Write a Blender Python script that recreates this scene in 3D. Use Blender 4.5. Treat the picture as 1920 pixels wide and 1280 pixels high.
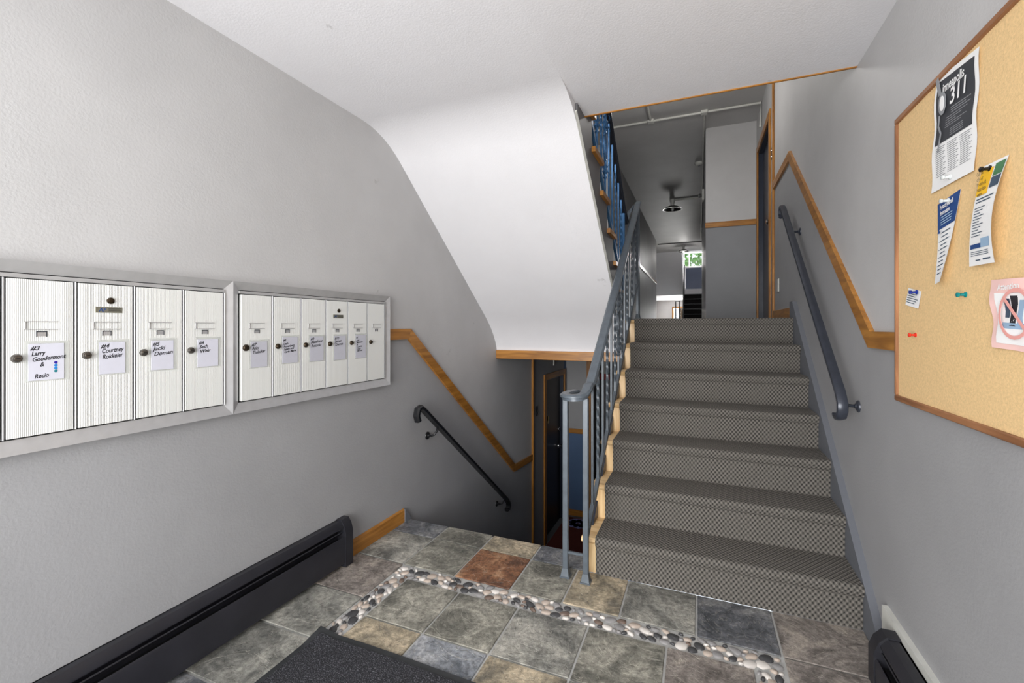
import bpy, math, random
from mathutils import Vector, Matrix
random.seed(7)
S = bpy.context.scene
C = S.collection
for o in list(bpy.data.objects): bpy.data.objects.remove(o)

# ------------------------------------------------------------ camera, world, lights
EYE = 1.3
PSI = math.atan(350 / 839.0)
cam = bpy.data.cameras.new('camera'); co = bpy.data.objects.new('camera', cam); C.objects.link(co)
co.location = (0, 0, EYE); co.rotation_euler = (math.pi / 2, 0, PSI)
cam.sensor_width = 36; cam.lens = 839 / 1920 * 36; cam.shift_y = -28 / 1920
cam.clip_start = 0.02; cam.clip_end = 200
S.camera = co
vs = S.view_settings
vs.view_transform = 'Standard'; vs.look = 'None'; vs.gamma = 1; vs.use_curve_mapping = False
vs.exposure = 0.64
w = bpy.data.worlds.new('sky'); S.world = w; w.use_nodes = True
wb = w.node_tree.nodes['Background']; wb.inputs[0].default_value = (.86, .93, 1, 1); wb.inputs[1].default_value = 1.3

def area(name, loc, rot, sx, sy, watts, col=(1, 1, 1), spread=180):
    l = bpy.data.lights.new(name, 'AREA'); l.shape = 'RECTANGLE'; l.size = sx; l.size_y = sy
    l.energy = watts; l.color = col; l.spread = math.radians(spread)
    o = bpy.data.objects.new(name, l); C.objects.link(o); o.location = loc; o.rotation_euler = rot
    return o
# daylight falling in through the glazed entrance behind the camera, the landing window above it,
# and the matching openings at the far end of the building
area('daylight_entrance', (-.80, -1.42, 1.25), (math.pi / 2, 0, 0), 1.9, 2.3, 88, (1, .985, .965), 138)
area('daylight_landing_window', (-.57, -1.42, 4.4), (math.pi / 2, 0, 0), 2.2, 1.2, 110, (.93, .97, 1))
area('daylight_far_entrance', (-.95, 22.4, 1.4), (-math.pi / 2, 0, 0), 1.6, 2.0, 380, (1, .99, .97))
area('daylight_far_window', (-.2, 22.4, 4.4), (-math.pi / 2, 0, 0), 1.6, 1.0, 600, (1, .99, .97))

# ------------------------------------------------------------ plan (metres)
XL, XR = -1.82, .68
YB, YC, YF, YE, YZ = -1.2, 4.97, 6.455, 14.42, 22.07
HL, HR = -1.2, .085
Z1, ZB, ZC, ZH, ZL, ZT = 1.366, -1.49, 2.51, 3.92, 2.73, 5.5
YEDGE = 2.533
RISE, RUN, YN1 = .195, .258, 2.325
far = lambda x, y: (-1.14 - x, 20.87 - y)

# ------------------------------------------------------------ materials
def lin(c):
    f = lambda v: v / 12.92 if v <= .04045 else ((v + .055) / 1.055) ** 2.4
    return tuple(f(v / 255) for v in c) + (1,)
class NT:
    def __init__(s, name):
        s.m = bpy.data.materials.new(name); s.m.use_nodes = True
        s.t = s.m.node_tree; s.b = s.t.nodes['Principled BSDF']
    def n(s, typ, **k):
        d = s.t.nodes.new('ShaderNode' + typ)
        for a, v in k.items():
            if a.startswith('i_'):
                key = a[2:]; key = int(key) if key.isdigit() else key.replace('_', ' ')
                d.inputs[key].default_value = v
            else: setattr(d, a, v)
        return d
    def l(s, a, b): s.t.links.new(a, b)
    def ramp(s, fac, stops, interp='LINEAR'):
        r = s.n('ValToRGB'); r.color_ramp.interpolation = interp
        e = r.color_ramp.elements
        while len(e) < len(stops): e.new(.5)
        for k, (p, c) in enumerate(stops): e[k].position = p; e[k].color = c
        s.l(fac, r.inputs[0]); return r.outputs[0]
    def bump(s, h, strength=.3, dist=.01):
        b = s.n('Bump'); b.inputs['Strength'].default_value = strength; b.inputs['Distance'].default_value = dist
        s.l(h, b.inputs['Height']); s.l(b.outputs[0], s.b.inputs['Normal'])
M = {}
def plain(name, col, rough=.5, metal=0, var=.0, scale=20, bump=0, bscale=200, bdist=.002, coat=0):
    t = NT(name); t.b.inputs['Roughness'].default_value = rough; t.b.inputs['Metallic'].default_value = metal
    if coat: t.b.inputs['Coat Weight'].default_value = coat
    c = lin(col)
    tc = t.n('TexCoord')
    if var:
        nz = t.n('TexNoise', i_Scale=scale, i_Detail=4.0); t.l(tc.outputs['Object'], nz.inputs[0])
        t.l(t.ramp(nz.outputs[0], [(.3, tuple(v * (1 - var) for v in c[:3]) + (1,)), (.7, tuple(min(1, v * (1 + var)) for v in c[:3]) + (1,))]), t.b.inputs['Base Color'])
    else: t.b.inputs['Base Color'].default_value = c
    if bump:
        nb = t.n('TexNoise', i_Scale=bscale, i_Detail=3.0); t.l(tc.outputs['Object'], nb.inputs[0])
        t.bump(nb.outputs[0], bump, bdist)
    M[name] = t.m; return t.m
def wood(name, c1, c2, axis, rough=.35, scale=9):
    t = NT(name); t.b.inputs['Roughness'].default_value = rough
    tc = t.n('TexCoord'); oi = t.n('ObjectInfo'); mp = t.n('Mapping')
    v = [scale * 4] * 3; v['xyz'.index(axis)] = scale * .35; mp.inputs['Scale'].default_value = v
    ad = t.n('VectorMath', operation='ADD'); mu = t.n('Math', operation='MULTIPLY', i_1=31.0)
    t.l(oi.outputs['Random'], mu.inputs[0]); t.l(tc.outputs['Object'], ad.inputs[0]); t.l(mu.outputs[0], ad.inputs[1])
    t.l(ad.outputs[0], mp.inputs[0])
    nz = t.n('TexNoise', i_Scale=1.0, i_Detail=5.0, i_Distortion=.6); t.l(mp.outputs[0], nz.inputs[0])
    t.l(t.ramp(nz.outputs[0], [(.3, lin(c1)), (.68, lin(c2))]), t.b.inputs['Base Color'])
    t.bump(nz.outputs[0], .08, .002)
    M[name] = t.m
def slate(name, cols, seed):
    t = NT(name); t.b.inputs['Roughness'].default_value = .52
    tc = t.n('TexCoord'); oi = t.n('ObjectInfo'); ad = t.n('VectorMath', operation='ADD'); mu = t.n('Math', operation='MULTIPLY', i_1=37.0)
    t.l(oi.outputs['Random'], mu.inputs[0]); t.l(tc.outputs['Object'], ad.inputs[0]); t.l(mu.outputs[0], ad.inputs[1])
    P = ad.outputs[0]
    big = t.n('TexNoise', i_Scale=5.0 + seed * .3, i_Detail=6.0, i_Roughness=.62, i_Distortion=.9); t.l(P, big.inputs[0])
    col = t.ramp(big.outputs[0], [(.37, lin(cols[0])), (.5, lin(cols[1])), (.64, lin(cols[2]))])
    fine = t.n('TexNoise', i_Scale=48.0, i_Detail=9.0, i_Roughness=.78); t.l(P, fine.inputs[0])
    fr = t.ramp(fine.outputs[0], [(.34, (.25, .25, .25, 1)), (.66, (1.55, 1.55, 1.55, 1))])
    mx = t.n('Mix', data_type='RGBA', blend_type='MULTIPLY'); mx.inputs[0].default_value = .8
    t.l(col, mx.inputs[6]); t.l(fr, mx.inputs[7])
    cl = t.n('TexNoise', i_Scale=4.6, i_Detail=5.0, i_Roughness=.6, i_Distortion=1.3); t.l(P, cl.inputs[0])
    st = t.ramp(cl.outputs[0], [(.0, (0, 0, 0, 1)), (.40, (.2, .2, .2, 1)), (.405, (.45, .45, .45, 1)), (.52, (.55, .55, .55, 1)), (.526, (.8, .8, .8, 1)), (.64, (.85, .85, .85, 1)), (.645, (1, 1, 1, 1))])
    vein = t.ramp(cl.outputs[0], [(.392, (0, 0, 0, 1)), (.402, (1, 1, 1, 1)), (.412, (0, 0, 0, 1)), (.516, (0, 0, 0, 1)), (.523, (1, 1, 1, 1)), (.530, (0, 0, 0, 1))])
    vm = t.n('Math', operation='MULTIPLY', i_1=.30); t.l(vein, vm.inputs[0])
    mv = t.n('Mix', data_type='RGBA'); t.l(vm.outputs[0], mv.inputs[0]); t.l(mx.outputs[2], mv.inputs[6]); mv.inputs[7].default_value = lin((205, 200, 186))
    sm = t.n('Math', operation='MULTIPLY_ADD', i_1=.7); t.l(fine.outputs[0], sm.inputs[0]); t.l(st, sm.inputs[2])
    t.l(mv.outputs[2], t.b.inputs['Base Color'])
    t.bump(sm.outputs[0], .75, .008)
    M[name] = t.m
def paint(name, col, stain=.05):
    t = NT(name); t.b.inputs['Roughness'].default_value = .55
    g = t.n('NewGeometry')
    n1 = t.n('TexNoise', i_Scale=1.7, i_Detail=5.0, i_Roughness=.6); t.l(g.outputs['Position'], n1.inputs[0])
    c = lin(col)
    a = tuple(v * (1 - stain) for v in c[:3]) + (1,); b = tuple(min(1, v * (1 + stain)) for v in c[:3]) + (1,)
    base = t.ramp(n1.outputs[0], [(.35, a), (.65, b)])
    n3 = t.n('TexNoise', i_Scale=7.0, i_Detail=4.0, i_Roughness=.7); t.l(g.outputs['Position'], n3.inputs[0])
    sp = t.ramp(n3.outputs[0], [(.70, (0, 0, 0, 1)), (.76, (.3, .3, .3, 1))])
    mz_ = t.n('Mix', data_type='RGBA'); t.l(sp, mz_.inputs[0]); t.l(base, mz_.inputs[6]); mz_.inputs[7].default_value = lin((110, 106, 100))
    t.l(mz_.outputs[2], t.b.inputs['Base Color'])
    n2 = t.n('TexNoise', i_Scale=130.0, i_Detail=3.0); t.l(g.outputs['Position'], n2.inputs[0])
    t.bump(n2.outputs[0], .28, .003)
    M[name] = t.m
paint('wall_light', (188, 187, 187)); paint('wall_dado', (155, 155, 157)); paint('hall_dado', (134, 135, 138)); paint('dado_daylit', (78, 104, 140))  # lower hall dado copy has the bluish daylight painted in
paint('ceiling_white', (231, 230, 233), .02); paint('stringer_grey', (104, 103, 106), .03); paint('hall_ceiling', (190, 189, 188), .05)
paint('skirt_grey', (104, 107, 114), .05)
plain('rail_grey', (86, 94, 102), .34, .1, .12, 30); plain('rail_daylit', (72, 122, 172), .35, .3, .12, 30)  # blue copy of the grey rail paint, daylight tint put in its colour
plain('rail_dark', (56, 60, 70), .3, .2, .15, 25); plain('rail_black', (26, 27, 30), .32, .1, .15, 25)
wood('oak_x', (132, 84, 30), (184, 127, 56), 'x'); wood('oak_y', (132, 84, 30), (184, 127, 56), 'y'); wood('oak_z', (132, 84, 30), (184, 127, 56), 'z')
wood('birch_x', (205, 165, 112), (238, 208, 160), 'x', .4); wood('birch_z', (205, 165, 112), (238, 208, 160), 'z', .4)
wood('walnut_y', (110, 70, 42), (165, 115, 78), 'y', .5); wood('walnut_z', (110, 70, 42), (165, 115, 78), 'z', .5)
slate('slate_grey', [(104, 104, 100), (146, 145, 138), (178, 175, 166)], 0)
slate('slate_olive', [(98, 97, 90), (136, 134, 124), (176, 172, 160)], 1)
slate('slate_rust', [(94, 66, 52), (142, 98, 70), (186, 146, 112)], 2)
slate('slate_dark', [(74, 77, 82), (108, 110, 115), (146, 146, 146)], 3)
slate('slate_tan', [(118, 112, 100), (166, 154, 132), (204, 188, 162)], 4)
slate('slate_brown', [(106, 99, 94), (144, 136, 130), (172, 162, 152)], 5)
slate('slate_blue', [(96, 101, 108), (142, 146, 152), (172, 173, 176)], 6)
plain('grout', (176, 176, 174), .8, 0, .12, 25, .3, 300)
for nm, c in dict(pebble_white=(214, 208, 202), pebble_beige=(184, 170, 158), pebble_grey=(140, 138, 138), pebble_dark=(66, 66, 68), pebble_brown=(108, 92, 82)).items():
    plain(nm, c, .35, 0, .15, 60)
plain('heater_black', (36, 36, 42), .42, 0, .15, 8, .1, 150); plain('slot_black', (6, 6, 8), .6)
plain('aluminium', (196, 196, 198), .38, .55, .05, 30); plain('aluminium_dark', (172, 171, 171), .45, .15, .05, 30)
plain('steel', (112, 108, 104), .28, .9); plain('brass_dark', (66, 56, 44), .35, .8); plain('plate_grey', (138, 136, 122), .4, .5)
plain('paper', (206, 206, 217), .8, 0, .02, 40); plain('paper_grey', (188, 188, 198), .8, 0, .02, 40); plain('paper_white', (238, 238, 238), .8); plain('ink', (28, 28, 34), .8); plain('ink_blue', (22, 66, 128), .7)
plain('ink_charcoal', (52, 54, 60), .75); plain('ink_grey', (140, 142, 146), .8); plain('ink_yellow', (244, 190, 28), .8); plain('paper_pink', (240, 200, 194), .8)
plain('ink_pink', (226, 160, 152), .8); plain('ink_slate', (60, 78, 98), .8); plain('ink_lightblue', (150, 178, 205), .8); plain('ink_green', (70, 120, 80), .8)
plain('dot_navy', (44, 30, 150), .4); plain('dot_cyan', (40, 130, 200), .4); plain('dot_teal', (30, 120, 130), .4)
plain('pin_blue', (24, 46, 130), .25); plain('pin_teal', (10, 120, 122), .25); plain('pin_red', (206, 52, 36), .25); plain('pin_black', (18, 18, 18), .25); plain('pin_clear', (200, 205, 205), .15)
plain('cork', (226, 192, 140), .9, 0, .10, 160, .4, 350)
plain('rubber', (46, 48, 50), .5, 0, .2, 40)
plain('door_blue', (30, 38, 54), .35, 0, .1, 6); plain('door_black', (16, 18, 22), .4)
plain('chrome', (210, 210, 212), .12, 1.0); plain('white_enamel', (226, 226, 222), .3); plain('dark_metal', (50, 50, 50), .3, .7)
plain('red_plastic', (170, 22, 22), .4); plain('dirty_white', (206, 206, 200), .45, 0, .08, 20); plain('concrete', (110, 110, 112), .8, 0, .1, 4)
plain('bark', (84, 66, 52), .9); plain('leaf', (92, 140, 62), .7, 0, .35, 4); plain('leaf_pale', (190, 200, 120), .7, 0, .3, 4); plain('lawn', (120, 140, 90), .9, 0, .2, 2)
plain('mat_red', (104, 44, 34), .95, 0, .25, 120, .4, 300); plain('mat_motif', (150, 150, 205), .95, 0, .3, 60); plain('mat_letter', (64, 22, 18), .95)
t = NT('mat_carpet'); t.b.inputs['Roughness'].default_value = .95
tc = t.n('TexCoord'); nz = t.n('TexNoise', i_Scale=240.0, i_Detail=3.0); t.l(tc.outputs['Object'], nz.inputs[0])
t.l(t.ramp(nz.outputs[0], [(.38, lin((18, 18, 22))), (.55, lin((46, 46, 52))), (.75, lin((120, 120, 126)))]), t.b.inputs['Base Color']); t.bump(nz.outputs[0], .9, .006); M['mat_carpet'] = t.m
# ribbed mailbox door aluminium
t = NT('ribbed'); t.b.inputs['Roughness'].default_value = .42; t.b.inputs['Metallic'].default_value = .15
t.b.inputs['Base Color'].default_value = lin((232, 233, 230))
g = t.n('NewGeometry'); sp = t.n('SeparateXYZ'); t.l(g.outputs['Position'], sp.inputs[0])
mu = t.n('Math', operation='MULTIPLY', i_1=2 * math.pi / .0042); t.l(sp.outputs['Y'], mu.inputs[0]); sn = t.n('Math', operation='SINE'); t.l(mu.outputs[0], sn.inputs[0])
t.bump(sn.outputs[0], .25, .0015); M['ribbed'] = t.m
# woven stair carpet: staggered loops, hole shade painted into the colour, uv in metres
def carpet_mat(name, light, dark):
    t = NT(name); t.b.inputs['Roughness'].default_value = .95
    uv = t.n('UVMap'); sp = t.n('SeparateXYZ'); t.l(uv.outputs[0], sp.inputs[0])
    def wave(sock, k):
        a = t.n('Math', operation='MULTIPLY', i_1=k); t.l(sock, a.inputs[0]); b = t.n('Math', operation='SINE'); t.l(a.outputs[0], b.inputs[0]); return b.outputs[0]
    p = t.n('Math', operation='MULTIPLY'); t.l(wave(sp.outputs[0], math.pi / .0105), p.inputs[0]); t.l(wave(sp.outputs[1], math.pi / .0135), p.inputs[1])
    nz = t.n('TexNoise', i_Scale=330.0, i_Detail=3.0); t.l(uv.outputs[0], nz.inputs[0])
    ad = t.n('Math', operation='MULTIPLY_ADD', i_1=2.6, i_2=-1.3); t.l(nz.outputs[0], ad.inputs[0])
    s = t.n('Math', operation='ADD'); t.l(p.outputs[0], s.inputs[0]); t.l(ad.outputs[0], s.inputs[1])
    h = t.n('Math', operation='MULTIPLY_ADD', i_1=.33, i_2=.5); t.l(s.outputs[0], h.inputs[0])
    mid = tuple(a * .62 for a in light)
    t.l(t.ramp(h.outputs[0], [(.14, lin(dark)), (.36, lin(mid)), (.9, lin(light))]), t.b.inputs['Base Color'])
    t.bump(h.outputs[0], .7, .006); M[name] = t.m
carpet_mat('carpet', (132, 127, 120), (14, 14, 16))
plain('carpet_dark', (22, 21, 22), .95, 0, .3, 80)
def clear(name, alpha, tint=(1, 1, 1, 1), rough=.05):
    t = NT(name); t.t.nodes.remove(t.b); out = [n for n in t.t.nodes if n.type == 'OUTPUT_MATERIAL'][0]
    tr = t.n('BsdfTransparent'); tr.inputs[0].default_value = tint
    gl = t.n('BsdfGlossy'); gl.inputs['Roughness'].default_value = rough
    mx = t.n('MixShader'); mx.inputs[0].default_value = alpha
    t.l(tr.outputs[0], mx.inputs[1]); t.l(gl.outputs[0], mx.inputs[2]); t.l(mx.outputs[0], out.inputs[0]); M[name] = t.m
clear('glass', .06); 
t = NT('plastic_film'); t.b.inputs['Base Color'].default_value = lin((222, 224, 220)); t.b.inputs['Alpha'].default_value = .4; t.b.inputs['Roughness'].default_value = .3; M['plastic_film'] = t.m

# ------------------------------------------------------------ mesh builder
class MB:
    def __init__(s): s.v = []; s.f = []; s.mi = []; s.uv = None
    def add(s, vs_, fs, mi=0):
        b = len(s.v); s.v += [Vector(p) for p in vs_]
        for f in fs: s.f.append([b + i for i in f]); s.mi.append(mi)
        return s
    def box(s, x0, x1, y0, y1, z0, z1, b=0, mi=0):
        if not b:
            v = [(x, y, z) for z in (z0, z1) for y in (y0, y1) for x in (x0, x1)]
            return s.add(v, [(0, 2, 3, 1), (4, 5, 7, 6), (0, 1, 5, 4), (2, 6, 7, 3), (0, 4, 6, 2), (1, 3, 7, 5)], mi)
        P = lambda x, y, z: (x, y, z)
        xs, ys, zs = (x0, x1), (y0, y1), (z0, z1); d = (b, -b); V = []; idx = {}
        for i in (0, 1):
            for j in (0, 1):
                for k in (0, 1):
                    for a in range(3):
                        p = [xs[i] + d[i], ys[j] + d[j], zs[k] + d[k]]
                        p[a] = (xs, ys, zs)[a][(i, j, k)[a]]
                        idx[i, j, k, a] = len(V); V.append(p)
        F = []
        for a in range(3):
            o1, o2 = [q for q in range(3) if q != a]
            for e in (0, 1):
                q = []
                for (m, n) in ((0, 0), (1, 0), (1, 1), (0, 1)):
                    t_ = [0, 0, 0]; t_[a] = e; t_[o1] = m; t_[o2] = n; q.append(idx[tuple(t_) + (a,)])
                F.append(q)
                # bevel strips
            for m in (0, 1):
                for n in (0, 1):
                    t0 = [0, 0, 0]; t1 = [0, 0, 0]; t1[a] = 1
                    for t_ in (t0, t1): t_[o1] = m; t_[o2] = n
                    F.append([idx[tuple(t0) + (o1,)], idx[tuple(t1) + (o1,)], idx[tuple(t1) + (o2,)], idx[tuple(t0) + (o2,)]])
        for i in (0, 1):
            for j in (0, 1):
                for k in (0, 1): F.append([idx[i, j, k, 0], idx[i, j, k, 1], idx[i, j, k, 2]])
        return s.add(V, F, mi)
    def prism(s, pts, axis, a0, a1, mi=0):
        n = len(pts)
        def P(p, a): return {'x': (a, p[0], p[1]), 'y': (p[0], a, p[1]), 'z': (p[0], p[1], a)}[axis]
        v = [P(p, a0) for p in pts] + [P(p, a1) for p in pts]
        return s.add(v, [list(range(n))[::-1], [n + i for i in range(n)]] + [(i, (i + 1) % n, n + (i + 1) % n, n + i) for i in range(n)], mi)
    def sweep(s, path, sec, up=Vector((0, 0, 1)), caps=True, twist=None, closed=False, mi=0):
        path = [Vector(p) for p in path]; n = len(path); k = len(sec); V = []
        for i, p in enumerate(path):
            if closed: t_ = (path[(i + 1) % n] - path[i - 1]).normalized()
            else: t_ = (path[min(i + 1, n - 1)] - path[max(i - 1, 0)]).normalized()
            u = up if abs(t_.dot(up)) < .995 else Vector((0, 1, 0))
            r = t_.cross(u).normalized(); q = r.cross(t_).normalized()
            a = twist[i] if twist else 0; c_, s_ = math.cos(a), math.sin(a)
            sc = sec[i] if isinstance(sec[0][0], (tuple, list)) else sec
            for (x, y) in sc: V.append(p + r * (x * c_ - y * s_) + q * (x * s_ + y * c_))
        k = len(V) // n; F = []
        for i in range(n if closed else n - 1):
            for j in range(k):
                i2 = (i + 1) % n
                F.append((i * k + j, i * k + (j + 1) % k, i2 * k + (j + 1) % k, i2 * k + j))
        if caps and not closed: F += [list(range(k))[::-1], [(n - 1) * k + j for j in range(k)]]
        return s.add(V, F, mi)
    def tube(s, path, r, n=8, **k): return s.sweep(path, [(r * math.cos(2 * math.pi * i / n), r * math.sin(2 * math.pi * i / n)) for i in range(n)], **k)
    def lathe(s, prof, c, axis='z', n=16, mi=0):
        V = []; c = Vector(c)
        for (r, h) in prof:
            for i in range(n):
                a = 2 * math.pi * i / n; x, y = r * math.cos(a), r * math.sin(a)
                V.append(c + Vector({'z': (x, y, h), 'x': (h, x, y), 'y': (x, h, y)}[axis]))
        F = [(i * n + j, i * n + (j + 1) % n, (i + 1) * n + (j + 1) % n, (i + 1) * n + j) for i in range(len(prof) - 1) for j in range(n)]
        F += [list(range(n))[::-1], [(len(prof) - 1) * n + j for j in range(n)]]
        return s.add(V, F, mi)
    def build(s, name, mat, parent=None, smooth=False, origin=None):
        lo = [min(p[i] for p in s.v) for i in range(3)]; hi = [max(p[i] for p in s.v) for i in range(3)]
        og = Vector(origin) if origin is not None else Vector(((lo[0] + hi[0]) / 2, (lo[1] + hi[1]) / 2, lo[2]))
        me = bpy.data.meshes.new(name); me.from_pydata([p - og for p in s.v], [], s.f)
        mats = mat if isinstance(mat, (list, tuple)) else [mat]
        for m in mats: me.materials.append(M[m])
        me.polygons.foreach_set('material_index', s.mi)
        if s.uv:
            l = me.uv_layers.new(name='UVMap'); vi = [0] * len(me.loops); me.loops.foreach_get('vertex_index', vi)
            l.data.foreach_set('uv', [c for i in vi for c in s.uv[i]])
        import bmesh
        bm = bmesh.new(); bm.from_mesh(me); bmesh.ops.recalc_face_normals(bm, faces=bm.faces)
        bm.to_mesh(me); bm.free()
        if smooth: me.polygons.foreach_set('use_smooth', [True] * len(me.polygons))
        me.update()
        if smooth == 'auto': me.set_sharp_from_angle(angle=math.radians(38))
        o = bpy.data.objects.new(name, me); C.objects.link(o); put(o, og, parent); return o
def wloc(o):
    v = Vector((0, 0, 0))
    while o: v += o.location; o = o.parent
    return v
def put(o, og, parent):
    if parent: o.parent = parent; o.location = Vector(og) - wloc(parent)
    else: o.location = og
def thing(name, loc, label, cat, group=None):
    o = bpy.data.objects.new(name, None); C.objects.link(o); o.location = loc; o.empty_display_size = .1
    return tag(o, label, cat, group)
def tag(o, label, cat, group=None):
    o['label'] = label; o['category'] = cat
    if group: o['group'] = group
    return o
def struct(o, label=None, cat=None):
    o['kind'] = 'structure'
    if label: o['label'] = label
    if cat: o['category'] = cat
    return o
def copy_to(src, og, parent, name=None):
    c = src.copy(); C.objects.link(c); c.parent = None; put(c, og, parent); return c
LEFT = Matrix(((0, 0, 1), (1, 0, 0), (0, 1, 0)))      # text on the left wall: right = +y, up = +z, out = +x
RIGHT = Matrix(((0, 0, -1), (-1, 0, 0), (0, 1, 0)))   # text on the right wall: right = -y
def text(name, body, size, og, rot, mat, parent, shear=0, align='LEFT', bold=0, sx=1, roll=0):
    cu = bpy.data.curves.new(name, 'FONT'); cu.body = body; cu.size = size; cu.shear = shear; cu.align_x = align; cu.offset = bold; cu.resolution_u = 3
    cu.space_line = .95
    to = bpy.data.objects.new(name, cu); C.objects.link(to)
    me = bpy.data.meshes.new_from_object(to.evaluated_get(bpy.context.evaluated_depsgraph_get()))
    bpy.data.objects.remove(to); bpy.data.curves.remove(cu)
    R2 = Matrix.Rotation(roll, 3, 'Z')
    for v in me.vertices:
        p = R2 @ Vector((v.co.x * sx, v.co.y, v.co.z)); v.co = rot @ p
    me.materials.clear(); me.materials.append(M[mat])
    o = bpy.data.objects.new(name, me); C.objects.link(o); put(o, Vector(og), parent); return o
rect = lambda w, h: [(-w / 2, -h / 2), (w / 2, -h / 2), (w / 2, h / 2), (-w / 2, h / 2)]
def rrect(w, h, c): return [(-w / 2 + c, -h / 2), (w / 2 - c, -h / 2), (w / 2, -h / 2 + c), (w / 2, h / 2 - c), (w / 2 - c, h / 2), (-w / 2 + c, h / 2), (-w / 2, h / 2 - c), (-w / 2, -h / 2 + c)]

# ------------------------------------------------------------ shell
RLEFT = [(YB, 1.25), (2.53, 1.25), (4.405, -.20), (YC, -.24)]
RRIGHT = [(YB, 1.245), (2.325, 1.245), (4.155, 2.665), (5.0, 2.665)]
def wall_yz(name, pieces, x0, x1, mats):
    b = MB()
    for pts, mi in pieces: b.prism(pts, 'x', x0, x1, mi)
    return struct(b.build(name, mats))
# left wall: light paint above the chair rail, darker below; a door hole in the lower hall
D1 = (5.47, 6.33, .62)      # y0, y1, head of the lower left door
wl = wall_yz('wall_left', [
    ([(YB, 1.25), (2.53, 1.25), (4.405, -.22), (YC, -.22), (YC, 1.2), (YF, 1.2), (YF, ZT), (YB, ZT)], 0),
    ([(YB, ZB - .1), (YC, ZB - .1), (YC, -.22), (4.405, -.22), (2.53, 1.25), (YB, 1.25)], 1),
    ([(YC, ZB - .1), (D1[0], ZB - .1), (D1[0], 1.2), (YC, 1.2)], 1),
    ([(D1[0], D1[2]), (D1[1], D1[2]), (D1[1], 1.2), (D1[0], 1.2)], 1),
    ([(D1[1], ZB - .1), (YF, ZB - .1), (YF, 1.2), (D1[1], 1.2)], 2)], XL - .14, XL, ['wall_light', 'wall_dado', 'dado_daylit'])
D2 = (5.27, 6.27, 3.45)
wr = wall_yz('wall_right', [
    ([(YB, 1.245), (2.325, 1.245), (4.155, 2.665), (D2[0], 2.665), (D2[0], ZT), (YB, ZT)], 0),
    ([(YB, ZB - .1), (D2[0], ZB - .1), (D2[0], 2.665), (4.155, 2.665), (2.325, 1.245), (YB, 1.245)], 1),
    ([(D2[0], D2[2]), (D2[1], D2[2]), (D2[1], ZT), (D2[0], ZT)], 0),
    ([(D2[1], ZB), (YF, ZB), (YF, ZT), (D2[1], ZT)], 0),
    ([(D2[0], ZB), (D2[1], ZB), (D2[1], Z1), (D2[0], Z1)], 1)], XR, XR + .14, ['wall_light', 'wall_dado'])
# hall blocks either side of the corridor, two-tone at the chair rail
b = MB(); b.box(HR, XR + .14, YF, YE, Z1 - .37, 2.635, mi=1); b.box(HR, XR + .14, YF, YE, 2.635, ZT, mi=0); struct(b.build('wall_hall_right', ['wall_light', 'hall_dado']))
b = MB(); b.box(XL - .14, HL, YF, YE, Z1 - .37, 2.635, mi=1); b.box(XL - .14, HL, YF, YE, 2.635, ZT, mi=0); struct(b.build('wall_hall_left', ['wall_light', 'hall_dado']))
# far stairwell side walls and the outer walls with their openings
b = MB(); b.box(XL - .14, XL, YE, YZ, ZB, ZT); struct(b.build('wall_far_left', 'wall_light'))
b = MB(); b.box(XR, XR + .14, YE, YZ, ZB, ZT); struct(b.build('wall_far_right', 'wall_dado'))
def wall_open(name, y0, y1, holes, mat):
    xs = sorted({XL - .14, XR + .14} | {h[0] for h in holes} | {h[1] for h in holes})
    b = MB()
    for x0, x1 in zip(xs, xs[1:]):
        cuts = sorted([(h[2], h[3]) for h in holes if h[0] <= x0 + 1e-6 and h[1] >= x1 - 1e-6]); z = ZB - .1
        for a, c in cuts: b.box(x0, x1, y0, y1, z, a); z = c
        b.box(x0, x1, y0, y1, z, ZT)
    return struct(b.build(name, mat))
wall_open('wall_back', YB - .14, YB, [(-1.65, .5, .02, 2.3), (-1.6, .45, 3.85, 4.95)], 'wall_light')
FD = (-1.14, -.31, 0, 2.22); FW = (-.66, .30, 4.02, 4.72)
wall_open('wall_far_end', YZ, YZ + .14, [FD, FW], 'wall_light')
# entry ceiling, coved into the sloping soffit of the flight above
cov = [(YB, ZC), (2.08, ZC)]
for i in range(1, 9):
    u = i / 9; p0, p1, p2 = Vector((2.08, ZC)), Vector((2.29, ZC)), Vector((2.47, 2.362)); q = p0 * (1 - u) ** 2 + p1 * 2 * u * (1 - u) + p2 * u * u; cov.append(tuple(q))
cov.append((2.47, 2.362)); cov.append((3.70, 1.411))
for i in range(1, 8):
    u = i / 8; p0, p1, p2 = Vector((3.70, 1.411)), Vector((3.93, 1.234)), Vector((3.98, 1.07)); q = p0 * (1 - u) ** 2 + p1 * 2 * u * (1 - u) + p2 * u * u; cov.append(tuple(q))
cov.append((3.98, 1.07))
XS = -.617
b = MB(); b.prism(cov + [(3.98, 1.0), (4.1, 1.0), (4.1, 1.40), (3.85, 1.40), (2.40, 2.53), (2.3, 2.62), (YB, 2.62)], 'x', XL, XS)
struct(b.build('ceiling_stair_soffit', 'ceiling_white', smooth='auto'))
b = MB(); b.box(XS, XR, YB, 2.535, ZC, ZL); b.box(XL, XS, YB, 2.2, 2.62, ZL); struct(b.build('ceiling', 'ceiling_white'))
b = MB(); b.box(XS + .01, XR, 2.535, 2.548, ZC - .005, ZC + .06, .002); struct(b.build('trim_1', 'oak_x'))
b = MB(); b.box(XL, -.60, 3.958, 3.979, .99, 1.072, .003); struct(b.build('trim_2', 'oak_x'))
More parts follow.
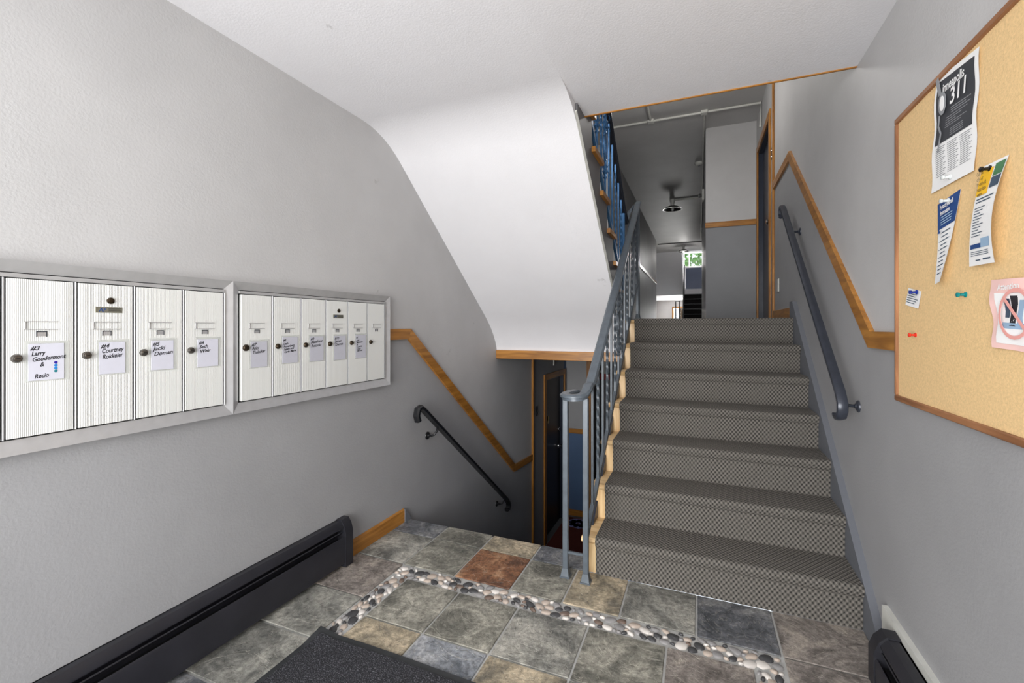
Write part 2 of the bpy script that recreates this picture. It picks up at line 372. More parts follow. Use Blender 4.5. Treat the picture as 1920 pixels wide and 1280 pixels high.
# second flight soffit up to the next floor, hall ceiling, roof
b = MB(); b.prism([(2.56, ZC + .02), (4.2, ZH), (4.2, ZH + .18), (2.56, ZL)], 'x', XS, XR); struct(b.build('ceiling_upper_flight', 'ceiling_white'))
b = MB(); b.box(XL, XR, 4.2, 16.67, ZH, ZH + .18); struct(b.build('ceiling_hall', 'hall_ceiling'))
b = MB(); b.box(XL - .14, XR + .14, YB - .14, YZ + .14, ZT, ZT + .1); struct(b.build('ceiling_roof', 'ceiling_white'))
# first floor hall slab, its underside is the lower hall's ceiling
b = MB(); b.box(XL, -.60, 4.0, YF, 1.0, Z1); b.box(-.60, XR, 3.9, YF, 1.0, Z1); b.box(HL, HR, YF, YE, 1.0, Z1); b.box(XL, XR, YE, 17.0, 1.0, Z1); struct(b.build('floor_hall', 'concrete'))
# lower hall
b = MB(); b.box(XL - .2, -.60, 4.3, 9.2, ZB - .1, ZB); struct(b.build('floor_lower_hall', 'concrete'))
b = MB(); b.box(XL, -1.51, YF, YF + .14, ZB, -.24, mi=1); b.box(XL, -1.51, YF, YF + .14, -.24, 1.0, mi=0); struct(b.build('wall_lower_facing', ['wall_dado', 'dado_daylit']))
b = MB(); b.box(-1.51, -1.445, YF - .015, YF + .155, ZB, 1.0, .004); struct(b.build('trim_3', 'oak_z'))
b = MB(); b.box(XL - .14, -.5, 9.2, 9.3, ZB, 1.0); struct(b.build('wall_lower_end', 'wall_dado'))
b = MB(); b.box(XL - .14, XL, YF + .14, 9.2, ZB, 1.0); struct(b.build('wall_lower_left', 'wall_dado'))
b = MB(); b.prism([(2.55, ZB), (9.2, ZB), (9.2, 1.0), (3.9, 1.0), (2.55, -.02)], 'x', -.60, -.578); struct(b.build('wall_lower_right', 'dado_daylit'))
b = MB(); b.box(XL, -.6, YF + .14, 9.2, 1.0, 1.1); struct(b.build('ceiling_lower_hall', 'hall_ceiling'))
# far entry: floor, ceiling, soffits, landing
fx = lambda a, c: (-1.14 - c, -1.14 - a)
b = MB(); b.box(XL, XR, 18.3, YZ, -.1, 0); struct(b.build('floor_far_entry', 'slate_grey'))
b = MB(); b.box(XL, XR, 18.32, YZ, ZC, ZL); struct(b.build('ceiling_far_entry', 'ceiling_white'))
b = MB(); b.prism([(18.31, ZC + .02), (16.67, ZH), (16.67, ZH + .18), (18.31, ZL)], 'x', XL, -.54); struct(b.build('ceiling_far_flight', 'ceiling_white'))
b = MB(); b.prism([(17.0, 1.0), (18.3, 0), (18.3, -.3), (17.0, .7)], 'x', XL, -.6); struct(b.build('floor_far_ramp', 'carpet_dark'))

# chair rails
def rail(name, pts, x, t, h=.07, mat='oak_y'):
    b = MB()
    off = []
    for i, p in enumerate(pts):           # mitred offsets in the yz plane
        ds = []
        if i > 0: ds.append((Vector(pts[i]) - Vector(pts[i - 1])).normalized())
        if i < len(pts) - 1: ds.append((Vector(pts[i + 1]) - Vector(pts[i])).normalized())
        ns = [Vector((-d.y, d.x)) for d in ds]; n = sum(ns, Vector((0, 0))).normalized(); off.append(n * (h / 2 / n.dot(ns[0])))
    o = None
    for i in range(len(pts) - 1):
        q = [Vector(pts[i]) - off[i], Vector(pts[i + 1]) - off[i + 1], Vector(pts[i + 1]) + off[i + 1], Vector(pts[i]) + off[i]]
        bb = MB(); bb.prism([tuple(p) for p in q], 'x', min(x, x + t), max(x, x + t)); e = bb.build(name if i == 0 else 'rail_board', mat, o)
        if i == 0: o = e
    return struct(o)
rail('trim_4', [(2.20, 1.25), (2.53, 1.25), (4.405, -.205), (YC - .01, -.24)], XL, .018)
rail('trim_5', [(2.0375, 1.245), (2.325, 1.245), (4.155, 2.665), (5.0, 2.665)], XR, -.018, .068)
b = MB(); b.box(XL, XL + .025, YC - .012, YC + .022, ZB, 1.0, .004); struct(b.build('trim_6', 'oak_z'))
b = MB(); b.box(XR - .02, XR, 4.985, 5.02, Z1, ZH, .004); struct(b.build('trim_7', 'oak_z'))
b = MB(); b.box(HR - .006, XR, YF - .018, YF, 2.60, 2.67, .003); struct(b.build('trim_8', 'oak_x'))
b = MB(); b.box(HL, HL + .018, YF, YE, 2.60, 2.67, .003); struct(b.build('trim_9', 'oak_y'))
b = MB(); b.box(XL, -1.51, YF - .018, YF, -.275, -.205, .003); struct(b.build('trim_10', 'oak_x'))
# baseboards
b = MB(); b.prism([(XL, 0), (XL + .014, 0), (XL + .014, .078), (XL + .006, .088), (XL, .088)], 'y', 1.93, 2.475); struct(b.build('baseboard_left', 'oak_y'))
b = MB(); b.prism([(YEDGE - .06, 0), (YEDGE, 0), (YEDGE - .0, .02), (YEDGE - .06, .085)], 'x', XL, XL + .02); struct(b.build('baseboard_left_end', 'skirt_grey'))
b = MB(); b.box(XR - .015, XR, 4.02, 5.0, Z1, Z1 + .085, .003); struct(b.build('baseboard_right', 'oak_y'))
b = MB(); b.box(XL, -1.51, YF - .014, YF, ZB, ZB + .09, .003); struct(b.build('baseboard_lower', 'oak_x'))
b = MB(); b.prism([(2.10, 0), (2.19, .075), (3.93, 1.49), (4.03, 1.49), (4.03, 1.2), (2.6, 0)], 'x', XR - .03, XR); struct(b.build('trim_11', 'skirt_grey'))

# ------------------------------------------------------------ slate floor: tiles and pebbles on a grout bed
b = MB(); b.box(XL, XR, YB, 2.352, -.15, -.007); b.box(XL, -.56, 2.352, YEDGE - .012, -.15, -.007)
floor = struct(b.build('floor', 'grout'))
tiles = []
def row(xs, y0, y1, cols):
    for (a, c), m in zip(zip(xs, xs[1:]), cols): tiles.append((a, c, y0, y1, m))
row([XL, -1.50, -1.18, -.864, -.597, -.33, -.01, .306, .655], 2.037, 2.352, ['grey', 'olive', 'rust', 'olive', 'tan', 'grey', 'dark', 'brown'])
row([XL, -1.50, -1.18, -.864, -.56], 2.352, YEDGE, ['dark', 'olive', 'tan', 'dark'])
ys = [2.037, 1.709, 1.403, 1.086, .77, .45, .13, -.19, -.51, -.83, YB]
for i, (a, c) in enumerate(zip(ys, ys[1:])): tiles.append((XL, -1.49, c, a, ['brown', 'grey', 'grey', 'dark', 'olive', 'brown'][i % 6]))
xs = [-1.39, -1.083, -.771, -.443, -.121, .198]; ys = [1.925, 1.605, 1.285, .965, .645, .325, .005, -.315, -.635, -.955, YB]
cols = ['olive', 'olive', 'grey', 'olive', 'brown', 'tan', 'blue', 'tan', 'grey', 'olive', 'grey', 'brown', 'olive', 'dark', 'grey', 'rust', 'olive']
for j, (a, c) in enumerate(zip(ys, ys[1:])): row(xs, c, a, [cols[(j * 5 + i) % len(cols)] for i in range(5)])
ys = [2.037, 1.717, 1.397, 1.077, .757, .437, .117, -.203, -.523, -.843, YB]
for i, (a, c) in enumerate(zip(ys, ys[1:])): tiles.append((.306, XR, c, a, ['brown', 'grey', 'olive', 'dark'][i % 4]))
for (x0, x1, y0, y1, m) in tiles:
    g = .0045; b = MB(); b.box(x0 + g, x1 - g, y0 + g, y1 - g, -.007, random.uniform(-.0012, .0006), .0022)
    b.build('tile', 'slate_' + m, floor)
# pebbles: a few shared lens-shaped meshes
pm = []
for k in range(5):
    n = 9; rs = [1 + random.uniform(-.16, .16) for _ in range(n)]
    V = []; rings = [(1, 0), (.97, .45), (.72, .9)]
    for (rr, zz) in rings:
        for i in range(n): a = 2 * math.pi * i / n; V.append((rs[i] * rr * math.cos(a), rs[i] * rr * math.sin(a), zz))
    V.append((0, 0, 1))
    F = [(r * n + i, r * n + (i + 1) % n, (r + 1) * n + (i + 1) % n, (r + 1) * n + i) for r in range(2) for i in range(n)] + [(2 * n + i, 2 * n + (i + 1) % n, 3 * n) for i in range(n)]
    for cname in ('white', 'beige', 'grey', 'dark', 'brown'):
        me = bpy.data.meshes.new('pebble'); me.from_pydata(V, [], F); me.materials.append(M['pebble_' + cname]); me.polygons.foreach_set('use_smooth', [True] * len(F)); pm.append(me)
def pebbles(x0, x1, y0, y1, count):
    done = []; tries = 0; made = 0
    while made < count and tries < 9000:
        tries += 1
        big = tries < 4500
        a = random.uniform(.019, .029) if big else random.uniform(.010, .016); e = random.uniform(.55, .85); b_ = a * e
        x = random.uniform(x0 + b_, x1 - b_); y = random.uniform(y0 + b_, y1 - b_); r = (a + b_) / 2 * .93
        if any((x - p[0]) ** 2 + (y - p[1]) ** 2 < (r + p[2]) ** 2 for p in done): continue
        done.append((x, y, r)); made += 1
        o = bpy.data.objects.new('pebble', pm[random.randrange(5) * 5 + random.choices(range(5), [4, 3, 3, 4, 1.5])[0]]); C.objects.link(o)
        put(o, (x, y, -.0075), floor); o.scale = (a, b_, .0088); o.rotation_euler = (0, 0, random.uniform(-.7, .7) + (0 if x1 - x0 > y1 - y0 else math.pi / 2))
pebbles(-1.487, .302, 1.929, 2.033, 205)
pebbles(-1.487, -1.394, 1.43, 1.925, 52)
pebbles(.202, .302, 1.55, 1.925, 40)

# ------------------------------------------------------------ entry flight (up)
st = thing('staircase', (.03, 2.33, 0), 'flight of birch wood steps rising from the slate floor to the hall', 'stairs')
yn = lambda k: YN1 + RUN * (k - 1)
def tread_prof(y0, y1, z, th=.03):
    return [(y1, z - th), (y0 + .012, z - th), (y0 + .003, z - th * .75), (y0, z - th / 2), (y0 + .003, z - th * .25), (y0 + .012, z), (y1, z)]
XT = -.575
for k in range(1, 8):
    z = RISE * k - .008
    b = MB(); b.box(-.555, XR - .031, yn(k) + .026, yn(k) + .046, RISE * (k - 1) - (.0 if k == 1 else .008), z - .03); b.build('riser', 'birch_z', st)
    b = MB(); b.prism(tread_prof(yn(k) + .004, yn(k) + RUN + .046 if k < 7 else 3.9, z), 'x', XT, XR - .031); b.build('tread', 'birch_x', st, smooth='auto')
b = MB(); b.prism([(2.40, 0), (2.9, 0), (4.0, .85), (4.0, 1.30), (yn(7) + .05, 1.30), (2.40, .12)], 'x', -.56, -.545); b.build('stringer', 'door_blue', st)
def carpet(name, x0, x1, prof, mat, parent=None, dx=.0125, amp=.0026):
    P = [Vector(p) for p in prof]; pts = [P[0]]; acc = [0]
    for a, c in zip(P, P[1:]):
        n = max(1, int((c - a).length / .0048))
        for i in range(1, n + 1): pts.append(a.lerp(c, i / n)); acc.append(acc[-1] + (c - a).length / n)
    nx = int((x1 - x0) / .0063); b = MB(); V = []; UV = []
    for i, p in enumerate(pts):
        d = pts[min(i + 1, len(pts) - 1)] - pts[max(i - 1, 0)]; d.normalize(); nrm = Vector((-d.y, d.x))
        for j in range(nx + 1):
            x = x0 + (x1 - x0) * j / nx
            h = amp * math.sin(x * math.pi / .0105) * math.sin(acc[i] * math.pi / .0135)
            V.append((x, p.x + nrm.x * h, p.y + nrm.y * h)); UV.append((x, acc[i]))
    m = nx + 1
    F = [(i * m + j, i * m + j + 1, (i + 1) * m + j + 1, (i + 1) * m + j) for i in range(len(pts) - 1) for j in range(nx)]
    b.v = [Vector(v) for v in V]; b.f = F; b.mi = [0] * len(F); b.uv = UV
    return b.build(name, mat, parent, smooth=True)
prof = []
for k in range(1, 8):
    y, z = yn(k), RISE * k; zb = RISE * (k - 1)
    prof += [(y + .019, zb + (.001 if k == 1 else .012)), (y + .017, z - .055), (y + .006, z - .045)]
    for i in range(5):
        a = math.pi * (1 - .5 * i / 4) + .0; prof.append((y + .018 + .020 * math.cos(a), z - .022 + .022 * math.sin(a)))
    if k < 7: prof += [(yn(k + 1) + .008, z), (yn(k + 1) + .016, z + .004)]
prof += [(5.2, Z1 + .004)]
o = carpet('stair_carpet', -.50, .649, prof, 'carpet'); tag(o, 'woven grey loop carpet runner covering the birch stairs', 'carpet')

# ------------------------------------------------------------ flight down to the lower hall
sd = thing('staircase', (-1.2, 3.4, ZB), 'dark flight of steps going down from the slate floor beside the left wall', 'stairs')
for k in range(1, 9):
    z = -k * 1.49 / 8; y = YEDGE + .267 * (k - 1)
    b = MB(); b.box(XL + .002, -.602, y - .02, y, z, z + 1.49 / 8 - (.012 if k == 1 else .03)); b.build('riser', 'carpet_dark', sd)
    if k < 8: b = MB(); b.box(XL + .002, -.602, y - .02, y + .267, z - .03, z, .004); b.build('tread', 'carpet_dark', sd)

# ------------------------------------------------------------ flight up to the landing, seen from the side
su = thing('staircase', (-1.2, 3.3, Z1), 'upper flight with orange oak tread ends above the white sloping soffit', 'stairs')
near = lambda k: 3.22 + .2495 * (3 - k)
ztop = lambda k: Z1 if k == 0 else 2.004 + .2003 * (k - 3)
sl = .7727; zs = lambda y: 2.418 - sl * (y - 2.397)
XF = -.606
saw = [(3.9, zs(3.9) + .02), (3.99, 1.30), (3.99, Z1 - .002)]
for k in range(1, 7): saw += [(near(k) + .255, ztop(k - 1) - (.032 if k > 1 else .002)), (near(k) + .255, ztop(k) - .032)]
b = MB(); b.prism([(2.37, zs(2.37) + .02)] + saw + [(2.37, ztop(6) - .032)], 'x', -.614, XF); b.build('stringer', 'stringer_grey', su)
b = MB(); b.add([(XS, 2.36, zs(2.36)), (XS, 3.9, zs(3.9)), (XF, 3.9, zs(3.9) + .02), (XF, 2.36, zs(2.36) + .02), (XS, 2.36, zs(2.36) + .02), (XS, 3.9, zs(3.9) + .02)],
    [(0, 1, 2, 3), (0, 3, 4), (1, 5, 2), (0, 4, 5, 1), (3, 2, 5, 4)]); b.build('corner_bead', 'dirty_white', su)
for k in range(1, 7):
    z = ztop(k); y0 = max(2.56, near(k)); y1 = near(k) + .285
    b = MB(); b.prism([(y0, z - .032), (y1 - .012, z - .032), (y1, z - .016), (y1 - .012, z), (y0, z)], 'x', XF, -.583); b.prism([(y0 + .03, z - .032), (y1 - .012, z - .032), (y1, z - .016), (y1 - .012, z), (y0 + .03, z)], 'x', XL + .002, XF); b.build('tread', 'oak_y', su, smooth='auto')
for k in range(1, 8):
    z = ztop(k); y = near(k) + .255
    b = MB(); b.box(XL + .002, -.62, y - .02, y, ztop(k - 1), z - .032); b.build('riser', 'carpet_dark', su)
prof = [(near(1) + .268, Z1 + .005)]
for k in range(1, 7):
    z = ztop(k); y1 = near(k) + .285
    prof += [(y1 - .02, z - .05), (y1 + .008, z - .03), (y1 + .008, z - .006), (y1 - .006, z + .008), (near(k + 1) + .267, z + .008)]
prof += [(near(7) + .267, ztop(7))]
b = MB()
for i, (p, q) in enumerate(zip(prof, prof[1:])):
    b.add([(x, *c) for x in (-1.70, -.66) for c in (p, q)], [(0, 1, 3, 2)])
o = b.build('stair_carpet', 'carpet_dark'); tag(o, 'dark carpet runner on the upper flight behind the blue-tinted railing', 'carpet')

# ------------------------------------------------------------ wrought-iron railings
SQ = .012
def plain_bar(L):
    b = MB(); b.box(-SQ / 2 - .001, SQ / 2 + .001, -SQ / 2 - .001, SQ / 2 + .001, 0, L, .0015); return b
def twist_bar(L):
    b = MB(); n = 44; path = [(0, 0, L * i / n) for i in range(n + 1)]
    tw = [max(0, min(1, (i / n - .1) / .8)) * math.pi * 5 for i in range(n + 1)]
    b.sweep(path, rect(SQ * 1.12, SQ * 1.12), twist=tw); return b
def casting():
    b = MB(); b.lathe([(.006, -.075), (.016, -.06), (.009, -.045), (.019, -.02), (.012, 0), (.019, .02), (.009, .045), (.016, .06), (.006, .075)], (0, 0, 0), n=8)
    for s_ in (-1, 1):
        for q in range(4):
            a = q * math.pi / 2 + .4; pth = []
            for i in range(6): u = i / 5; r = .012 + .022 * math.sin(u * math.pi * .8); pth.append((r * math.cos(a), r * math.sin(a), s_ * (.008 + .062 * u)))
            b.sweep(pth, [rect(.014 * (1 - .75 * i / 5), .004) for i in range(6)])
    return b
def scroll(L):
    b = MB()
    for s_ in (-1, 1):
        pth = [(0, s_ * (.008 + .05 * math.sin(math.pi * i / 20)), L * i / 20) for i in range(21)]
        b.sweep(pth, rect(.008, .012), up=Vector((1, 0, 0)))
        for e in (0, 1):
            c = L * (.18 if e == 0 else .82); sp = [(0, s_ * (.028 + (.022 - .0018 * i) * math.cos(i * .75)), c + (.022 - .0018 * i) * math.sin(i * .75)) for i in range(12)]
            b.sweep(sp, rect(.006, .009), up=Vector((1, 0, 0)))
    return b
HP = [(-.027, .004), (-.027, .013), (-.018, .021), (.018, .021), (.027, .013), (.027, .004), (.016, .0), (.016, -.012), (-.016, -.012), (-.016, 0)]
LH = .694
def balusters(root, x, ys, z0, kinds, mat):
    src = {}
    for y, kd in zip(ys, kinds):
        o = (x, y, z0(y))
        for part in {'p': ['p'], 't': ['t'], 'c': ['p', 'c', 's']}[kd]:
            nm = {'p': 'baluster', 't': 'twisted_baluster', 'c': 'leaf_casting', 's': 'scroll'}[part]
            spots = [0] if part in 'pt' else ([.2, .52] if part == 'c' else [.26])
            for dz in spots:
                p = Vector(o) + Vector((0, 0, dz))
                if part not in src:
                    mb = {'p': lambda: plain_bar(LH), 't': lambda: twist_bar(LH), 'c': casting, 's': lambda: scroll(.2)}[part]()
                    e = mb.build(nm, mat, None, smooth='auto', origin=(0, 0, 0)); put(e, p, root); src[part] = e
                else: copy_to(src[part], p, root)
XR1 = -.53
zh = lambda y: 1.487 + .735 * (y - 3.042)
zb_ = lambda y: .765 + .735 * (y - 3.0)
rl = thing('stair_railing', (-.58, 2.25, 0), 'grey wrought iron railing with twisted balusters and curled handrail end on the slate floor', 'railing')
# handrail: curls round two floor posts, climbs, and goosenecks at the top
pth = [(-.618, 2.395, .935), (-.636, 2.34, .935), (-.643, 2.28, .935), (-.640, 2.25, .935), (-.628, 2.222, .935), (-.605, 2.205, .935), (-.580, 2.203, .936), (-.555, 2.212, .938), (-.538, 2.235, .945), (XR1, 2.27, .962), (XR1, 2.31, .985), (XR1, 2.36, zh(2.36))]
pth += [(XR1, y, zh(y)) for y in (2.6, 3.0, 3.5, 4.0, 4.32)]
top = zh(4.32)
pth += [(XR1, 4.40, top + .045), (XR1 - .005, 4.45, top + .06)]
b = MB(); b.sweep(pth, HP); hr = b.build('handrail', 'rail_grey', rl, smooth='auto')
b = MB(); b.sweep([(XR1 - .02, 4.45, top + .05), (XR1 - .06, 4.47, top + .03), (XR1 - .09, 4.44, top - .02), (-.625, 4.38, top - .07), (-.622, 4.25, 2.26)], rrect(.04, .026, .008)); b.build('gooseneck', 'rail_grey', rl, smooth='auto')
def post(root, x, y, z0, z1, mat, s=.028):
    b = MB(); b.box(x - s / 2, x + s / 2, y - s / 2, y + s / 2, z0, z1, .003); p = b.build('post', mat, root)
    b = MB(); b.prism([(x - s * .5 - .012, y - s * .5 - .012), (x + s * .5 + .012, y - s * .5 - .012), (x + s * .5 + .012, y + s * .5 + .012), (x - s * .5 - .012, y + s * .5 + .012)], 'z', z0, z0 + .006)
    q = s / 2 + .008; r = s / 2 + .001
    b.add([(x - q, y - q, z0 + .006), (x + q, y - q, z0 + .006), (x + q, y + q, z0 + .006), (x - q, y + q, z0 + .006), (x - r, y - r, z0 + .045), (x + r, y - r, z0 + .045), (x + r, y + r, z0 + .045), (x - r, y + r, z0 + .045)],
          [(3, 2, 1, 0), (4, 5, 6, 7), (0, 1, 5, 4), (1, 2, 6, 5), (2, 3, 7, 6), (3, 0, 4, 7)]); b.build('base_shoe', mat, p)
post(rl, -.640, 2.262, 0, .925, 'rail_grey'); post(rl, XR1, 2.248, 0, .935, 'rail_grey')
b = MB(); b.box(-.627, -.543, 2.248, 2.262, .125, .137, .002); b.build('cross_bar', 'rail_grey', rl)
b = MB(); b.sweep([(XR1, 2.262, zb_(2.262)), (XR1, 4.30, zb_(4.30))], rect(.02, .028)); b.build('bottom_rail', 'rail_grey', rl)
ysl = [2.40 + .1415 * i for i in range(14)]
balusters(rl, XR1, ysl, lambda y: zb_(y) + .012, 'ptptptctptptpt', 'rail_grey')
post(rl, XR1, 4.33, Z1 + .005, zh(4.33), 'rail_grey', .024); post(rl, XR1, 4.41, Z1 + .005, zh(4.41) - .005, 'rail_grey', .024)
# upper flight railing, its blue daylight painted into the colour
ru = thing('stair_railing', (-.58, 3.2, Z1), 'iron railing, blue daylight painted in its colour, standing on the oak tread ends of the upper flight', 'railing')
XU = -.622
zhu = lambda y: 2.831 - .735 * (y - 3.377)
zbu = lambda y: zhu(y) - .015 - LH
b = MB(); b.sweep([(XU, 2.3, zhu(2.3)), (XU, 4.04, zhu(4.04)), (XU, 4.15, zhu(4.15) + .03), (XU, 4.25, zhu(4.2) + .035)], HP); b.build('handrail', 'rail_dark', ru, smooth='auto')  # dark colour holds the shade of the unlit underside
b = MB(); b.sweep([(XU, 2.3, zbu(2.3)), (XU, 4.04, zbu(4.04))], rect(.02, .026)); b.build('bottom_rail', 'rail_daylit', ru)
ysu = [3.377 + .144 * i for i in range(-6, 5)]
balusters(ru, XU, ysu, lambda y: zbu(y) + .005, 'tptctptptpt'.replace('tptctpt', 'ptpctcp'), 'rail_daylit')
post(ru, XU, 4.07, Z1 + .005, zhu(4.07) - .012, 'rail_daylit', .03)

# ------------------------------------------------------------ wall handrails
hl = thing('wall_handrail', (XL, 3.3, -.4), 'black round handrail sloping down the left wall beside the descending steps', 'handrail')
xw = XL + .07
A, B_ = Vector((xw, 2.60, .735)), Vector((xw, 4.09, -.43))
d = (B_ - A).normalized()
pth = [A + Vector((0, -.055, -.075)), A + Vector((0, -.072, -.035)), A + Vector((0, -.058, .008)), A + Vector((0, -.028, .015)), A + d * .03, A.lerp(B_, .25), A.lerp(B_, .5), A.lerp(B_, .75), B_ - d * .04, B_ + Vector((0, .015, -.03)), B_ + Vector((0, .02, -.06)), B_ + Vector((0, .0, -.082)), B_ + Vector((0, -.03, -.08))]
b = MB(); b.sweep(pth, [(-y_ * 1.35, x_ * 1.2) for x_, y_ in [(-.019, -.008), (.019, -.008), (.019, .006), (.010, .013), (-.010, .013), (-.019, .006)]], up=Vector((1, 0, 0))); b.build('rail', 'rail_black', hl, smooth='auto')
def bracket(root, wx, p, sgn, mat, dz=.07, dy=0):
    p = Vector(p); w0 = Vector((wx, p.y + dy, p.z - dz))
    b = MB(); b.lathe([(.028, 0), (.026, sgn * .006), (.012, sgn * .012), (.010, sgn * .016)], w0, 'x', 14); pl = b.build('bracket', mat, root, smooth='auto')
    m = Vector((p.x, w0.y, w0.z + .004)); b = MB(); b.tube([w0 + Vector((sgn * .01, 0, 0)), w0.lerp(m, .55), m + Vector((-sgn * .012, 0, .006)), m + Vector((0, (p.y - w0.y) * .6, .03)), p - Vector((0, 0, .008))], .0075, 8); b.build('bracket_arm', mat, pl, smooth=True)
bracket(hl, XL, A.lerp(B_, .13), 1, 'rail_black', .075, -.03); bracket(hl, XL, A.lerp(B_, .955), 1, 'rail_black', .05, -.05)
hr2 = thing('wall_handrail', (XR, 3.2, .9), 'dark grey flat handrail climbing the right wall above the carpeted stairs', 'handrail')
xw = XR - .075
A, B_ = Vector((xw, 2.50, 1.0)), Vector((xw, 4.04, 2.235)); d = (B_ - A).normalized()
HR_ = [(-.021, -.009), (.021, -.009), (.023, .0), (.019, .009), (.008, .013), (-.008, .013), (-.019, .009), (-.023, .0)]
pth = [A + Vector((0, .045, -.115)), A + Vector((0, .018, -.125)), A + Vector((0, -.018, -.115)), A + Vector((0, -.04, -.085)), A + Vector((0, -.04, -.05)), A + d * .0, A + d * .05, A.lerp(B_, .25), A.lerp(B_, .5), A.lerp(B_, .75), B_ - d * .03, B_ + Vector((0, .02, .005)), B_ + Vector((0, .045, -.015)), B_ + Vector((0, .05, -.05)), B_ + Vector((0, .03, -.075))]
b = MB(); b.sweep(pth, [(-y_, x_) for x_, y_ in HR_], up=Vector((1, 0, 0))); b.build('rail', 'rail_dark', hr2, smooth='auto')
bracket(hr2, XR, A.lerp(B_, .01) + Vector((0, -.02, -.03)), -1, 'rail_dark', .05, .02); bracket(hr2, XR, A.lerp(B_, .84), -1, 'rail_dark', .05)

# ------------------------------------------------------------ baseboard heaters
def heater(name, xw, s, y0, y1, top, dep, label):
    r = thing(name, (xw + s * dep / 2, (y0 + y1) / 2, 0), label, 'heater')
    X = lambda d_: xw + s * d_
    def pr(nm, prof, a, c, mat): b = MB(); b.prism([(X(p[0]), p[1]) for p in prof], 'y', a, c); return b.build(nm, mat, r, smooth='auto')
    e = .055
    pr('back_panel', [(0, .02), (.006, .02), (.006, top), (0, top)], y0, y1 - e, 'heater_black')
    pr('top_cover', [(.0, top), (dep * .5, top), (dep * .8, top - .028), (dep * .8, top - .036), (dep * .76, top - .036), (dep * .46, top - .008), (0, top - .008)], y0, y1 - e, 'heater_black')
    pr('damper', [(dep * .38, top - .072), (dep * .74, top - .052), (dep * .78, top - .056), (dep * .42, top - .078)], y0, y1 - e, 'heater_black')
    pr('front_panel', [(dep * .93, top - .078), (dep, top - .086), (dep, .028), (dep * .9, .022), (dep * .9, .03), (dep * .93, .034), (dep * .93, top - .088), (dep * .88, top - .082)], y0, y1 - e, 'heater_black')
    pr('element', [(.01, .05), (dep * .7, .05), (dep * .7, top - .1), (.01, top - .1)], y0 + .02, y1 - e - .01, 'slot_black')
    q = dep + .004
    pr('end_cap', [(0, .004), (q, .004), (q, top - .06), (q * .82, top - .022), (q * .52, top + .005), (0, top + .005)], y1 - e, y1, 'heater_black')
    return r
heater('baseboard_heater', XL, 1, -1.0, 1.935, .247, .062, 'long black baseboard heater along the left wall under the mailboxes')
heater('baseboard_heater', XR - .022, -1, -1.0, 2.035, .19, .075, 'black baseboard heater against the right wall by the foot of the stairs')
b = MB(); b.prism([(-1.0, .0), (2.17, .0), (2.17, .215), (-1.0, .215)], 'x', XR - .02, XR); tag(b.build('backing_board', 'dirty_white'), 'pale board on the right wall behind the black heater', 'board')

